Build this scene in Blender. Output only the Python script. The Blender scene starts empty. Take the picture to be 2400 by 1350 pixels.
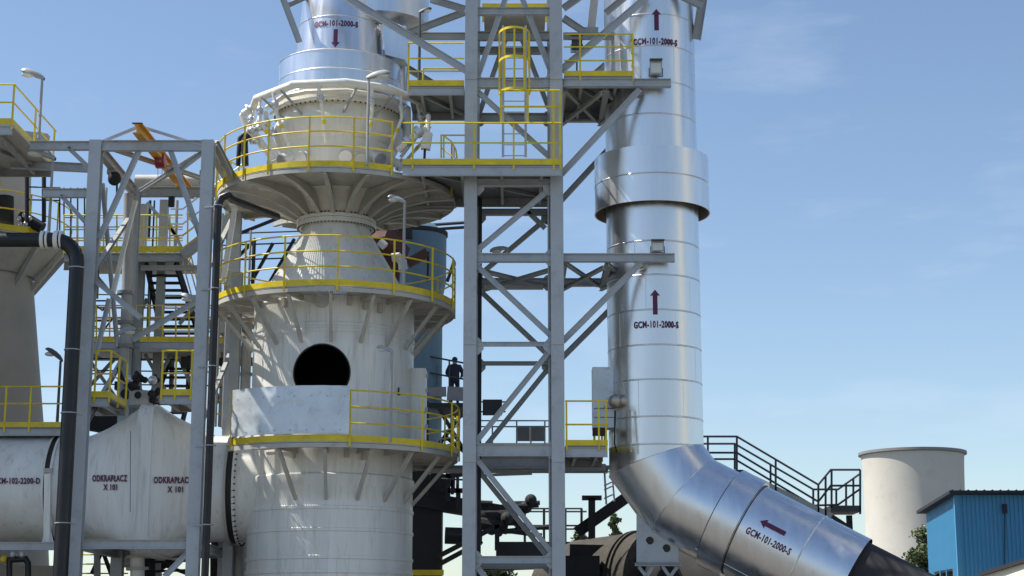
import bpy, math, random
from mathutils import Vector, Matrix
R = math.radians
random.seed(7)
V = Vector
scene = bpy.context.scene
COL = scene.collection

# ------------------------------------------------------------------ camera, sky, sun
F, HZ, CZ = 4000.0, 1510.0, 1.7            # focal length in px of a 2400 px frame, horizon row, eye height
PT = math.atan((HZ - 675) / F)
cam = bpy.data.objects.new('camera', bpy.data.cameras.new('camera'))
COL.objects.link(cam)
cam.location = (0, 0, CZ)
cam.rotation_euler = (R(90) + PT, 0, 0)
cam.data.sensor_width = 36.0
cam.data.lens = F / 2400 * 36.0
cam.data.clip_end = 6000
scene.camera = cam

SUN_EL, SUN_AZ = R(56), R(-87)             # azimuth clockwise from +Y: from the left, slightly behind the plant
sun_dir = V((math.sin(SUN_AZ) * math.cos(SUN_EL), math.cos(SUN_AZ) * math.cos(SUN_EL), math.sin(SUN_EL)))
sl = bpy.data.lights.new('sun', 'SUN')
sl.energy = 5.0
sl.angle = R(0.5)
sl.color = (1.0, 0.94, 0.84)
so = bpy.data.objects.new('sun', sl)
COL.objects.link(so)
so.rotation_euler = (-sun_dir).to_track_quat('-Z', 'Y').to_euler()

world = bpy.data.worlds.new("World")
scene.world = world
world.use_nodes = True
wn, wl = world.node_tree.nodes, world.node_tree.links
wn.clear()
w_out = wn.new('ShaderNodeOutputWorld')
w_bg = wn.new('ShaderNodeBackground')
w_bg.inputs[1].default_value = 0.10
sky = wn.new('ShaderNodeTexSky')
sky.sky_type = 'NISHITA'
sky.sun_disc = False
sky.sun_elevation = SUN_EL
sky.sun_rotation = SUN_AZ
sky.air_density = 1.0
sky.dust_density = 0.5
sky.ozone_density = 1.7
# thin fair-weather cloud veil, laid out in world directions
tc = wn.new('ShaderNodeTexCoord')
mp = wn.new('ShaderNodeMapping')
mp.inputs['Scale'].default_value = (3.0, 3.0, 11.0)
mp.inputs['Location'].default_value = (0.35, 0.1, 0.55)
nz = wn.new('ShaderNodeTexNoise')
nz.inputs['Scale'].default_value = 2.1
nz.inputs['Detail'].default_value = 7
nz.inputs['Roughness'].default_value = 0.55
cr = wn.new('ShaderNodeValToRGB')
cr.color_ramp.elements[0].position = 0.535
cr.color_ramp.elements[0].color = (0, 0, 0, 1)
cr.color_ramp.elements[1].position = 0.95
cr.color_ramp.elements[1].color = (0.42, 0.42, 0.42, 1)
mx = wn.new('ShaderNodeMixRGB')
mx.inputs['Color2'].default_value = (5.6, 6.2, 7.2, 1)
wl.new(tc.outputs['Generated'], mp.inputs['Vector'])
wl.new(mp.outputs['Vector'], nz.inputs['Vector'])
wl.new(nz.outputs['Fac'], cr.inputs['Fac'])
wl.new(cr.outputs['Color'], mx.inputs['Fac'])
wl.new(sky.outputs['Color'], mx.inputs['Color1'])
wl.new(mx.outputs['Color'], w_bg.inputs[0])
wl.new(w_bg.outputs[0], w_out.inputs[0])

scene.view_settings.view_transform = 'Standard'
scene.view_settings.look = 'None'
scene.view_settings.gamma = 1.0
scene.view_settings.exposure = 0.62
scene.render.engine = 'CYCLES'
scene.cycles.max_bounces = 8

# ------------------------------------------------------------------ helpers
def fy(y):
    v = (675 - y) / F
    return math.cos(PT) - v * math.sin(PT)
def P(x, y, Y):
    """the point of the plant that stands Y metres away along the ground where the photo shows (x, y)"""
    u = (x - 1200) / F; v = (675 - y) / F
    s = Y / fy(y)
    return V((u * s, Y, CZ + (math.sin(PT) + v * math.cos(PT)) * s))
def S(n, Y, y=675):
    return n / F * Y / fy(y)

class MB:
    def __init__(s): s.v = []; s.f = []
    def add(s, vs, fs):
        o = len(s.v); s.v += [V(a) for a in vs]; s.f += [[i + o for i in f] for f in fs]; return s
    def extrude(s, a, b, poly, up=V((0, 0, 1))):
        a = V(a); b = V(b); d = (b - a)
        if d.length < 1e-6: return s
        d.normalize(); up = V(up)
        if abs(d.dot(up)) > 0.995: up = V((0, 1, 0)) if abs(d.y) < .9 else V((1, 0, 0))
        x = d.cross(up).normalized(); y = x.cross(d).normalized()
        n = len(poly)
        vs = [a + x * q[0] + y * q[1] for q in poly] + [b + x * q[0] + y * q[1] for q in poly]
        fs = [[i, (i + 1) % n, n + (i + 1) % n, n + i] for i in range(n)]
        s.add(vs, fs)
        return s.add(vs[:n], [list(range(n - 1, -1, -1))]).add(vs[n:], [list(range(n))])
    def bar(s, a, b, w, h, up=V((0, 0, 1))):
        return s.extrude(a, b, [(-w/2, -h/2), (w/2, -h/2), (w/2, h/2), (-w/2, h/2)], up)
    def ibeam(s, a, b, h, w, up=V((0, 0, 1)), tf=None, tw=None):
        tf = tf or max(.014, h * .07); tw = tw or max(.012, w * .07)
        hh, ww = h/2, w/2
        return s.extrude(a, b, [(-ww, -hh), (ww, -hh), (ww, -hh+tf), (tw, -hh+tf), (tw, hh-tf), (ww, hh-tf), (ww, hh),
                                (-ww, hh), (-ww, hh-tf), (-tw, hh-tf), (-tw, -hh+tf), (-ww, -hh+tf)], up)
    def box(s, c, sx, sy, sz):
        c = V(c)
        return s.bar(c - V((0, 0, sz/2)), c + V((0, 0, sz/2)), sx, sy, V((0, 1, 0)))
    def tube(s, pts, r, n=8, closed=False, cap=True):
        """round pipe along pts, mitred at every bend"""
        pts = [V(q) for q in pts]; m = len(pts)
        rr = r if isinstance(r, (list, tuple)) else [r] * m
        seg = [(pts[(i + 1) % m] - pts[i]).normalized() for i in range(m if closed else m - 1)]
        d = seg[0]
        ref = V((0, 0, 1)) if abs(d.z) < .9 else V((0, 1, 0))
        x = d.cross(ref).normalized()
        vs = []
        for i in range(m):
            din = seg[i - 1] if (closed or i > 0) else seg[0]
            dout = seg[i] if i < len(seg) else seg[-1]
            nb = din + dout; nb = nb.normalized() if nb.length > 1e-6 else din
            x = (x - din * x.dot(din)).normalized(); y = din.cross(x)
            k = max(.3, din.dot(nb))
            for j in range(n):
                t = 2 * math.pi * j / n
                o = (x * math.cos(t) + y * math.sin(t)) * rr[i]
                vs.append(pts[i] + o - din * (o.dot(nb) / k))
            q = din.rotation_difference(dout); x = q @ x
        fs = []
        for i in range(m if closed else m - 1):
            for j in range(n):
                a = i * n; b = ((i + 1) % m) * n
                fs.append([a + j, a + (j + 1) % n, b + (j + 1) % n, b + j])
        if cap and not closed:
            fs.append(list(range(n - 1, -1, -1))); fs.append([(m - 1) * n + j for j in range(n)])
        return s.add(vs, fs)
    def lathe(s, prof, c, n=64, closed=False, a0=0, a1=360):
        """prof = [(radius, z)], turned round the vertical through c; closed joins last point to first"""
        full = abs(a1 - a0) >= 359.9
        k = n if full else n + 1; m = len(prof)
        vs = []
        for i in range(k):
            t = R(a0 + (a1 - a0) * i / n)
            for (r, z) in prof: vs.append(V((c[0] + r * math.sin(t), c[1] - r * math.cos(t), z)))
        fs = []
        for i in range(n):
            a = i * m; b = ((i + 1) % k) * m
            for j in range(m if closed else m - 1):
                q = (j + 1) % m
                fs.append([a + j, b + j, b + q, a + q])
        if closed and not full:
            fs.append(list(range(m))); fs.append([n * m + j for j in range(m - 1, -1, -1)])
        return s.add(vs, fs)
    def ribbon(s, pts, z0, z1, t):
        """upright strip of thickness t following pts (deck line)"""
        pts = [V(q) for q in pts]; m = len(pts); vs = []
        for i in range(m):
            d = pts[min(i + 1, m - 1)] - pts[max(i - 1, 0)]; d.z = 0; d.normalize()
            nrm = V((d.y, -d.x, 0)) * t / 2
            for q in (pts[i] + nrm, pts[i] - nrm):
                vs += [q + V((0, 0, z0)), q + V((0, 0, z1))]
        fs = []
        for i in range(m - 1):
            a = i * 4; b = a + 4
            fs += [[a, b, b+1, a+1], [a+2, a+3, b+3, b+2], [a+1, b+1, b+3, a+3], [a, a+2, b+2, b]]
        fs += [[0, 1, 3, 2], [4*m-4, 4*m-2, 4*m-1, 4*m-3]]
        return s.add(vs, fs)
    def sphere(s, c, rx, ry=None, rz=None, n=14, m=9):
        ry = ry or rx; rz = rz or rx; c = V(c); vs = [c + V((0, 0, rz))]
        for i in range(1, m):
            t = math.pi * i / m
            for j in range(n):
                q = 2 * math.pi * j / n
                vs.append(c + V((rx*math.sin(t)*math.cos(q), ry*math.sin(t)*math.sin(q), rz*math.cos(t))))
        vs.append(c - V((0, 0, rz))); fs = []
        for j in range(n): fs.append([0, 1 + j, 1 + (j + 1) % n])
        for i in range(m - 2):
            for j in range(n): fs.append([1+i*n+j, 1+(i+1)*n+j, 1+(i+1)*n+(j+1) % n, 1+i*n+(j+1) % n])
        e = len(vs) - 1
        for j in range(n): fs.append([e, 1+(m-2)*n+(j+1) % n, 1+(m-2)*n+j])
        return s.add(vs, fs)
    def build(s, name, mat, parent=None, smooth=30, loc=None):
        off = OFF.get(parent.name, V((0, 0, 0))) if parent else (V(loc) if loc is not None else V((0, 0, 0)))
        me = bpy.data.meshes.new(name)
        me.from_pydata([v - off for v in s.v], [], s.f)
        me.validate()
        import bmesh as _b
        bm = _b.new(); bm.from_mesh(me); _b.ops.recalc_face_normals(bm, faces=bm.faces); bm.to_mesh(me); bm.free()
        me.materials.append(mat)
        if smooth:
            me.shade_smooth(); me.set_sharp_from_angle(angle=R(smooth))
        o = bpy.data.objects.new(name, me)
        COL.objects.link(o)
        if parent: o.parent = parent
        else: o.location = off
        OFF[o.name] = off
        return o
OFF = {}
def thing(name, label, cat, loc, group=None):
    o = bpy.data.objects.new(name, None); COL.objects.link(o)
    o.empty_display_size = .3; o.location = loc; OFF[o.name] = V(loc)
    o['label'] = label; o['category'] = cat
    if group: o['group'] = group
    return o
def tag(o, label, cat, group=None):
    o['label'] = label; o['category'] = cat
    if group: o['group'] = group
    return o
def struct(o): o['kind'] = 'structure'; return o

# ------------------------------------------------------------------ materials
def mat(name, col, rough=.5, metal=0.0, var=.12, vscale=1.2, dirt=None, dirt_amt=0.0, streak=False, bump=0.0, bscale=40, rvar=.1, fine=0.0, coat=0.0):
    m = bpy.data.materials.new(name); m.use_nodes = True
    n, l = m.node_tree.nodes, m.node_tree.links
    b = n['Principled BSDF']
    b.inputs['Metallic'].default_value = metal
    if coat: b.inputs['Coat Weight'].default_value = coat
    t = n.new('ShaderNodeTexCoord')
    na = n.new('ShaderNodeTexNoise'); na.inputs['Scale'].default_value = vscale; na.inputs['Detail'].default_value = 6
    na.inputs['Roughness'].default_value = .6
    if streak:
        mp = n.new('ShaderNodeMapping'); mp.inputs['Scale'].default_value = (3.5, 3.5, .35)
        l.new(t.outputs['Object'], mp.inputs[0]); l.new(mp.outputs[0], na.inputs['Vector'])
    else: l.new(t.outputs['Object'], na.inputs['Vector'])
    mr = n.new('ShaderNodeMapRange'); mr.inputs[1].default_value = .3; mr.inputs[2].default_value = .7
    mr.inputs[3].default_value = 1 - var; mr.inputs[4].default_value = 1 + var
    l.new(na.outputs['Fac'], mr.inputs[0])
    mul = n.new('ShaderNodeMixRGB'); mul.blend_type = 'MULTIPLY'; mul.inputs[0].default_value = 1
    mul.inputs[1].default_value = (*col, 1); l.new(mr.outputs[0], mul.inputs[2])
    out = mul.outputs[0]
    if dirt:
        nb = n.new('ShaderNodeTexNoise'); nb.inputs['Scale'].default_value = vscale * 2.7; nb.inputs['Detail'].default_value = 8
        nb.inputs['Roughness'].default_value = .7
        if streak: l.new(mp.outputs[0], nb.inputs['Vector'])
        else: l.new(t.outputs['Object'], nb.inputs['Vector'])
        rp = n.new('ShaderNodeMapRange'); rp.inputs[1].default_value = .52; rp.inputs[2].default_value = .8
        rp.inputs[3].default_value = 0; rp.inputs[4].default_value = dirt_amt
        l.new(nb.outputs['Fac'], rp.inputs[0])
        dm = n.new('ShaderNodeMixRGB'); dm.inputs[2].default_value = (*dirt, 1)
        l.new(rp.outputs[0], dm.inputs[0]); l.new(out, dm.inputs[1]); out = dm.outputs[0]
    l.new(out, b.inputs['Base Color'])
    r2 = n.new('ShaderNodeMapRange'); r2.inputs[1].default_value = .3; r2.inputs[2].default_value = .7
    r2.inputs[3].default_value = max(.03, rough - rvar); r2.inputs[4].default_value = min(1, rough + rvar)
    l.new(na.outputs['Fac'], r2.inputs[0]); l.new(r2.outputs[0], b.inputs['Roughness'])
    if bump:
        nc = n.new('ShaderNodeTexNoise'); nc.inputs['Scale'].default_value = bscale; nc.inputs['Detail'].default_value = 4
        l.new(t.outputs['Object'], nc.inputs['Vector'])
        bp = n.new('ShaderNodeBump'); bp.inputs['Strength'].default_value = bump; bp.inputs['Distance'].default_value = .05
        l.new(nc.outputs['Fac'], bp.inputs['Height']); l.new(bp.outputs[0], b.inputs['Normal'])
    return m
M = dict(
    white=mat('white_vessel_paint', (.75, .75, .715), .45, var=.08, vscale=.8, dirt=(.36, .32, .25), dirt_amt=.7, streak=True, bump=.08, bscale=2.2),
    bowl=mat('cream_vessel_paint', (.70, .68, .61), .45, var=.07, vscale=.9, dirt=(.30, .27, .22), dirt_amt=.45, streak=True),
    under=mat('greyed_white_paint', (.46, .45, .41), .6, var=.12, vscale=1.5, dirt=(.2, .18, .15), dirt_amt=.5),  # greyer white for undersides, struts and some pipes
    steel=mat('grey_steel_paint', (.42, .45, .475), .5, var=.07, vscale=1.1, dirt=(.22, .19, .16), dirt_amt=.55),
    steel2=mat('grey_steel_paint_dark', (.33, .34, .335), .55, var=.1, vscale=1.3, dirt=(.17, .14, .11), dirt_amt=.45),  # darker grey steel, mostly on rear members
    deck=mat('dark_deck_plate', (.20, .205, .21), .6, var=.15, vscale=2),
    yellow=mat('yellow_rail_paint', (.72, .55, .012), .45, var=.14, vscale=2.5, dirt=(.25, .19, .08), dirt_amt=.65),
    orange=mat('orange_crane_paint', (.62, .30, .015), .45, var=.1, vscale=2.5, dirt=(.2, .1, .04), dirt_amt=.4),
    red=mat('red_trolley_paint', (.35, .015, .03), .4),
    clad=mat('aluminium_cladding', (.73, .745, .77), .33, 1.0, var=.07, vscale=1.4, streak=True, rvar=.07, bump=.025, bscale=.9),
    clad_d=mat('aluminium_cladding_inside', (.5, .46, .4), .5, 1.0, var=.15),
    black=mat('black_pipe_coating', (.006, .0065, .011), .4, var=.2, vscale=3),
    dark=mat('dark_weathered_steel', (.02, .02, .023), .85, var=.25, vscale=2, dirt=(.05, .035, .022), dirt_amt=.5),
    darkrail=mat('dark_grey_rail_paint', (.035, .037, .043), .6),
    rust=mat('rusty_steel', (.07, .024, .018), .8, var=.3, vscale=4),
    ink=mat('maroon_stencil_paint', (.10, .012, .06), .6, var=.25, vscale=14),
    lampgrey=mat('lamp_housing_grey', (.34, .36, .37), .4),
    lampdark=mat('lamp_housing_dark', (.07, .075, .08), .45),
    glass=mat('lamp_glass', (.62, .64, .6), .15, var=.05),
    galv=mat('galvanised_tube', (.55, .57, .6), .4, .85, var=.08, vscale=4),
    pipe=mat('white_pipe_and_sunlit_rail_paint', (.72, .71, .66), .4, var=.06, vscale=3, dirt=(.4, .36, .3), dirt_amt=.35),
    panel=mat('weathered_zinc_sheet', (.62, .68, .73), .42, .25, var=.18, vscale=1.0, dirt=(.36, .34, .31), dirt_amt=.95),
    concrete=mat('pale_concrete', (.50, .48, .43), .85, var=.06, vscale=.06, dirt=(.26, .25, .23), dirt_amt=.4),
    beige=mat('beige_stack_concrete', (.44, .40, .34), .8, var=.05, vscale=.4, dirt=(.25, .23, .2), dirt_amt=.3),
    blue=mat('blue_trapezoid_sheet', (.04, .235, .43), .45, var=.06, vscale=.9, dirt=(.05, .16, .28), dirt_amt=.5, streak=True),
    bluetank=mat('faded_blue_tank_paint', (.085, .155, .215), .6, var=.12, vscale=.8, dirt=(.12, .13, .13), dirt_amt=.6, streak=True),
    roof=mat('dark_roof_sheet', (.016, .016, .022), .7),
    creamwall=mat('pale_cream_wall', (.78, .74, .60), .8, var=.04),
    cream=mat('cream_render', (.62, .58, .46), .8),
    mossy=mat('mossy_brown_pipe', (.045, .04, .033), .9, var=.5, vscale=3.5, dirt=(.10, .095, .07), dirt_amt=.8, bump=.5, bscale=6),
    rubber=mat('black_rubber_and_dark_inside', (.02, .017, .014), .6),  # black rubber joints; also the darkness inside openings
    ground=mat('gravel_yard', (.11, .105, .095), .95, var=.2, vscale=.5, bump=.2, bscale=6),
    cloth=mat('navy_work_clothes', (.018, .02, .035), .85), skin=mat('skin', (.35, .2, .14), .6),
    bark=mat('bark', (.09, .07, .05), .9),
)
def leafmat(name, c):
    m = mat(name, c, .6, var=.45, vscale=1.6); b = m.node_tree.nodes['Principled BSDF']
    b.inputs['Transmission Weight'].default_value = 0
    b.inputs['Subsurface Weight'].default_value = 0
    return m
M['leaf'] = leafmat('leaves_green', (.055, .095, .028)); M['leaf2'] = leafmat('leaves_olive', (.085, .10, .035))

# ------------------------------------------------------------------ helpers that know the plant
def hpt(c, r, a, z):
    a = R(a); return V((c[0] + r * math.sin(a), c[1] - r * math.cos(a), z))
def arc(c, r, a0, a1, z, step=4):
    n = max(2, int(abs(a1 - a0) / step)); return [hpt(c, r, a0 + (a1 - a0) * i / n, z) for i in range(n + 1)]
def text_mesh(body, w, h):
    """flat stencil lettering centred on the origin, w wide and h high"""
    cu = bpy.data.curves.new('t', 'FONT'); cu.body = body; cu.offset = .04; cu.resolution_u = 3
    cu.space_character = 1.12; cu.align_x = 'CENTER'; cu.space_line = .8
    ob = bpy.data.objects.new('t', cu); COL.objects.link(ob)
    dg = bpy.context.evaluated_depsgraph_get()
    me = bpy.data.meshes.new_from_object(ob.evaluated_get(dg))
    vs = [v.co.copy() for v in me.vertices]; fs = [list(q.vertices) for q in me.polygons]
    bpy.data.objects.remove(ob); bpy.data.curves.remove(cu); bpy.data.meshes.remove(me)
    x0 = min(v.x for v in vs); x1 = max(v.x for v in vs); y0 = min(v.y for v in vs); y1 = max(v.y for v in vs)
    return [((v.x - (x0+x1)/2) / (x1-x0) * w, (v.y - (y0+y1)/2) / (y1-y0) * h) for v in vs], fs
def arrow_mesh(L, w, hw, hl):
    """arrow pointing along +y"""
    n = 4; vs = []; fs = []
    for i in range(n + 1):
        y = -L/2 + (L - hl) * i / n; vs += [(-w/2, y), (0, y), (w/2, y)]
    for i in range(n):
        a = i * 3; fs += [[a, a+1, a+4, a+3], [a+1, a+2, a+5, a+4]]
    k = len(vs); vs += [(-hw/2, L/2 - hl), (0, L/2 - hl), (hw/2, L/2 - hl), (0, L/2)]
    return vs, fs + [[k, k+1, k+3], [k+1, k+2, k+3]]
def wrap(name, vf, fn, parent, m='ink'):
    b = MB(); b.add([fn(x, y) for x, y in vf[0]], vf[1])
    return b.build(name, M[m], parent, smooth=0)
def rails(parent, pts, levels, posts, m='yellow', r=.020, toe=.14, tz=0.0, pr=None, top=None, tm=None):
    """handrails, toe board and one post mesh for each post; pts is the deck line"""
    for h in levels:
        MB().tube([q + V((0, 0, h)) for q in pts], r, 8).build('handrail', M[m], parent)
    if toe: MB().ribbon(pts, tz, tz + toe, .012).build('toe_board', M[tm or m], parent)
    for q in posts:
        q = V(q)
        MB().bar(q + V((0, 0, -.12)), q + V((0, 0, (top or max(levels)))), .042 if not pr else pr, .03 if not pr else pr, V((0, 1, 0))).build('post', M[m], parent)
def lerp(a, b, t): return V(a) + (V(b) - V(a)) * t
def I(parent, a, b, h, w, name='beam', m='steel', up=(0, 0, 1)):
    return MB().ibeam(a, b, h, w, V(up)).build(name, M[m], parent, smooth=0)
def street_lamp(label, tip, base, foot, Y, m='lampgrey', Yf=None, pole=.03):
    """cobra-head luminaire on a thin pole; tip/base/foot in photo pixels at depth Y"""
    b = P(*base, Y); t = P(*tip, Y); f = P(*foot, Yf or Y); f.x = b.x; 
    root = thing('yard_lamp', label, 'lamp', f, 'luminaires on thin poles round the plant')
    MB().tube([f, lerp(f, b, .45), b], [pole * 1.3, pole * 1.15, pole], 8).build('pole', M['steel2' if m == 'lampgrey' else 'lampdark'], root)
    d = t - b; L = d.length; d.normalize(); side = d.cross(V((0, 0, 1)))
    side = side.normalized() if side.length > .05 else V((0, 1, 0)); up = side.cross(d)
    if up.z < 0: up = -up
    h = MB(); n = 10; vs = []; prof = [(-.08, .05, .05), (.0, .06, .075), (.18, .09, .11), (.45, .125, .125), (.75, .13, .115), (.93, .10, .08), (1.0, .04, .03)]
    for (q, w, z) in prof:
        for j in range(n + 1):
            a = math.pi * j / n; vs.append(b + d * (L * q) + side * (w * math.cos(a)) * L/.5 * .85 + up * (z * math.sin(a)) * L/.5)
    fs = []
    for i in range(len(prof) - 1):
        for j in range(n): fs.append([i*(n+1)+j, i*(n+1)+j+1, (i+1)*(n+1)+j+1, (i+1)*(n+1)+j])
        fs.append([i*(n+1), (i+1)*(n+1), (i+1)*(n+1)+n, i*(n+1)+n])
    h.add(vs, fs); h.build('lamp_head', M[m], root, 50)
    g = MB(); g.sphere(b + d * (L * .62) - up * .015, L * .30, L * .19, L * .12); g.build('lamp_glass', M['glass'], root, 60)
    return root
def flood_light(label, c, Y, w, h, foot=None, m='lampgrey'):
    q = P(*c, Y); f = P(c[0], foot, Y)
    root = thing('flood_light', label, 'lamp', f, 'flood lights bolted to the steelwork')
    w = S(w, Y); h = S(h, Y)
    b = MB(); b.add([q + V(a) for a in [(-w/2, -.05, -h/2), (w/2, -.05, -h/2), (w/2, -.05, h/2), (-w/2, -.05, h/2),
        (-w*.36, .16, -h*.36), (w*.36, .16, -h*.36), (w*.36, .16, h*.36), (-w*.36, .16, h*.36)]],
        [[0,1,2,3],[4,7,6,5],[0,4,5,1],[1,5,6,2],[2,6,7,3],[3,7,4,0]])
    b.build('lamp_housing', M[m], root, 0)
    MB().box(q + V((0, -.055, -.01)), w * .82, .012, h * .72).build('lamp_glass', M['glass' if m == 'lampgrey' else 'lampdark'], root, 0)
    MB().box(q + V((0, -.09, h/2 + .012)), w * 1.02, .16, .022).build('visor', M['lampdark'], root, 0)
    k = MB()
    for sx in (-1, 1): k.bar(q + V((sx*(w/2+.012), 0, 0)), q + V((sx*(w/2+.012), 0, -h/2 - .03)), .018, .04, V((0, 1, 0)))
    k.bar(q + V((-w/2-.02, 0, -h/2-.03)), q + V((w/2+.02, 0, -h/2-.03)), .04, .02)
    k.bar(q + V((0, .02, -h/2 - .03)), f + V((0, .02, 0)), .04, .05, V((0, 1, 0)))
    k.build('bracket', M['lampdark'], root, 0)
    return root

# ------------------------------------------------------------------ ground
gm = MB(); gm.add([(-3000, -600, 0), (3000, -600, 0), (3000, 5000, 0), (-3000, 5000, 0)], [[0, 1, 2, 3]])
g = struct(gm.build('ground', M['ground'], smooth=0))

# ------------------------------------------------------------------ scrubber tower
YV = 41.0
CV = P(785, 700, YV); YU0 = V((0, 1, 0))
def zf(y, r, x=785): return P(x, y, YV - r).z     # height of a ring of radius r whose FRONT shows at row y
def za(y): return P(785, y, YV).z                 # height of the silhouette points at row y
R2 = S(281, YV); R3 = S(296, YV, 1040); R1 = S(277, YV, 440)
Z1, Z2, Z3 = zf(389, R1), zf(668, R2), zf(1033, R3)
tower = thing('scrubber_tower', 'tall white cylindrical process tower with a big round dark opening and conical neck', 'process tower', (CV.x, CV.y, 0))
RS = 1.945
def bead(r, z, k=.016): return [(r, z - .05), (r + k, z - .03), (r + k, z + .03), (r, z + .05)]
pr = [(RS + .03, 0.0)]
for y in (1338, 1305, 1240, 1188): pr += bead(RS + .02, zf(y, RS), .022)
pr += [(RS + .012, zf(1140, RS)), (RS + .05, zf(1132, RS)), (RS + .05, zf(1110, RS)), (RS, zf(1106, RS))]
for y in (950, 772, 757): pr += bead(RS, zf(y, RS), .020)
pr += [(RS, Z2 - .02), (RS - .06, Z2 - .02), (RS - .06, 0.0)]
def cut_round(o, c, r):
    cu = MB().tube([c + V((0, -1.6, 0)), c + V((0, 1.2, 0))], r, 48).build('cutter', M['rubber'])
    md = o.modifiers.new('b', 'BOOLEAN'); md.object = cu; md.operation = 'DIFFERENCE'; md.solver = 'EXACT'
    dg = bpy.context.evaluated_depsgraph_get(); dg.update()
    me = bpy.data.meshes.new_from_object(o.evaluated_get(dg))
    o.modifiers.clear(); old = o.data; o.data = me; me.name = old.name; bpy.data.meshes.remove(old)
    me.set_sharp_from_angle(angle=R(30)); bpy.data.objects.remove(cu)
shell = MB().lathe(pr, CV, 128, closed=True).build('shell', M['white'], tower)
dark_lining = MB().lathe([(RS - .07, .02), (RS - .07, Z2 - .03), (RS - .10, Z2 - .03), (RS - .10, .02)], CV, 64, closed=True).build('dark_lining', M['rubber'], tower)  # dark layer added so the inside stays unlit instead of bouncing grey
man_c = P(753, 872, YV - RS)
cut_round(shell, man_c, S(66, YV - RS, 872)); cut_round(dark_lining, man_c, S(66, YV - RS, 872))
ring = []
for i in range(49):
    t = 2 * math.pi * i / 48; rr = S(66.5, YV - RS, 872)
    x = man_c.x + rr * math.cos(t); z = man_c.z + rr * math.sin(t)
    ring.append(V((x, CV.y - math.sqrt((RS + .006) ** 2 - (x - CV.x) ** 2), z)))
MB().tube(ring[:-1], .018, 6, closed=True).build('opening_rim', M['rubber'], tower)
MB().add([hpt(CV, 1.5, a, zz) for zz in (P(753, 935, 40).z, ) for a in range(0, 360, 15)], [list(range(24))]).build('inner_tray', M['rust'], tower)
b = MB()
for i in range(16):
    b.sphere((CV.x + .1 + random.uniform(-.2, 1.0), CV.y - .3 + random.uniform(-.5, .5), P(753, 925, 40).z), .16, .2, .13, 8, 5)
b.build('inner_packing', M['mossy'], tower)
# cone, neck, flanges
zc0, zc1 = Z2, za(546)
cone = MB().lathe([(RS, zc0 - .02), (RS, zc0), (.83, zc1), (.83, za(533)), (.80, za(533))], CV, 96).build('cone', M['white'], tower)
z_f = zf(505, .97)
MB().lathe([(.84, za(533) - .01), (.93, za(533)), (.93, za(533) + .10), (.86, za(533) + .12), (.86, z_f - .12), (.98, z_f - .12), (.98, z_f - .01), (.86, z_f - .01)], CV, 96).build('lower_flange', M['bowl'], tower)
MB().lathe([(.85, z_f + .0), (.98, z_f + .0), (.98, z_f + .09), (.88, z_f + .09)], CV, 96).build('upper_flange', M['bowl'], tower)
bb = MB()
for k in range(64):
    q = hpt(CV, .945, k * 360 / 64, z_f - .14); bb.bar(q, q + V((0, 0, .27)), .035, .035)
o = bb.build('bolt_ring', M['dark'], tower, 0)
# bell and bowl
zt = zf(228, 1.42)
MB().lathe([(.90, z_f + .09), (.93, Z1 - .5), (1.05, Z1 - .3), (1.24, Z1 - .08), (1.34, Z1 + .12), (1.40, zf(343, 1.4)), (1.44, zf(318, 1.44)),
            (1.47, zf(316, 1.44)), (1.60, zf(285, 1.6)), (1.60, zf(262, 1.6)), (1.50, zf(238, 1.5)), (1.50, zt - .12)], CV, 96).build('bowl', M['bowl'], tower)
MB().lathe([(1.40, zt - .12), (1.62, zt - .12), (1.62, zt), (1.62, zt + .10), (1.40, zt + .10)], CV, 96).build('top_flange', M['bowl'], tower)
bb = MB()
for k in range(72):
    q = hpt(CV, 1.585, k * 5, zt - .15); bb.bar(q, q + V((0, 0, .29)), .035, .035)
bb.build('bolt_ring', M['dark'], tower, 0)
def nozzle(a, z, r, L, tilt, rad, fm='bowl'):
    d = V((math.sin(R(a)) * math.cos(R(tilt)), -math.cos(R(a)) * math.cos(R(tilt)), math.sin(R(tilt))))
    q = hpt(CV, r, a, z)
    o = MB().tube([q - d * .25, q + d * L], rad, 16).build('nozzle', M[fm], tower)
    MB().tube([q + d * (L - .05), q + d * L * 1.0], rad * 1.5, 18).build('nozzle_flange', M[fm], o)
    MB().tube([q + d * (L + .004), q + d * (L + .05)], rad * 1.45, 18).build('blind_flange', M['galv'], o)
for a, yy, L in ((-26, 356, .3), (12, 356, .3), (25, 360, .3), (42, 350, .38), (-48, 352, .3), (75, 345, .3), (-80, 345, .3)):
    nozzle(a, zf(yy, 1.5), 1.38, L, -28, .11)
# upright nozzle box on the right of the shell, small hook
q0, q1 = P(980, 1046, 41.0), P(980, 868, 41.0)
MB().bar(q0, V((q0.x, q0.y, q1.z)), .36, .7, YU0).build('inlet_box', M['white'], tower, 0)
for yy in (880, 915, 960, 1000): MB().bar(P(997, yy, 40.7), P(1003, yy, 40.7), .06, .1).build('lug', M['under'], tower, 0)
q = hpt(CV, RS + .02, 58, zf(905, RS)); MB().bar(q + V((0, 0, -.06)), q + V((0, 0, .1)), .03, .05).bar(q + V((-.04, 0, -.06)), q + V((.04, 0, -.06)), .04, .04).build('lug', M['dark'], tower, 0)
for a, y in ((-30, 706), (-8, 700), (16, 705), (27, 712), (38, 716)):   # stiffener lugs below the top deck
    q = hpt(CV, RS + .05, a, zf(y, RS)); MB().bar(q + V((0, 0, -.1)), q + V((0, 0, .12)), .10, .14, V((math.sin(R(a)), -math.cos(R(a)), 0))).build('lug', M['under'], tower, 0)
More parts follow.
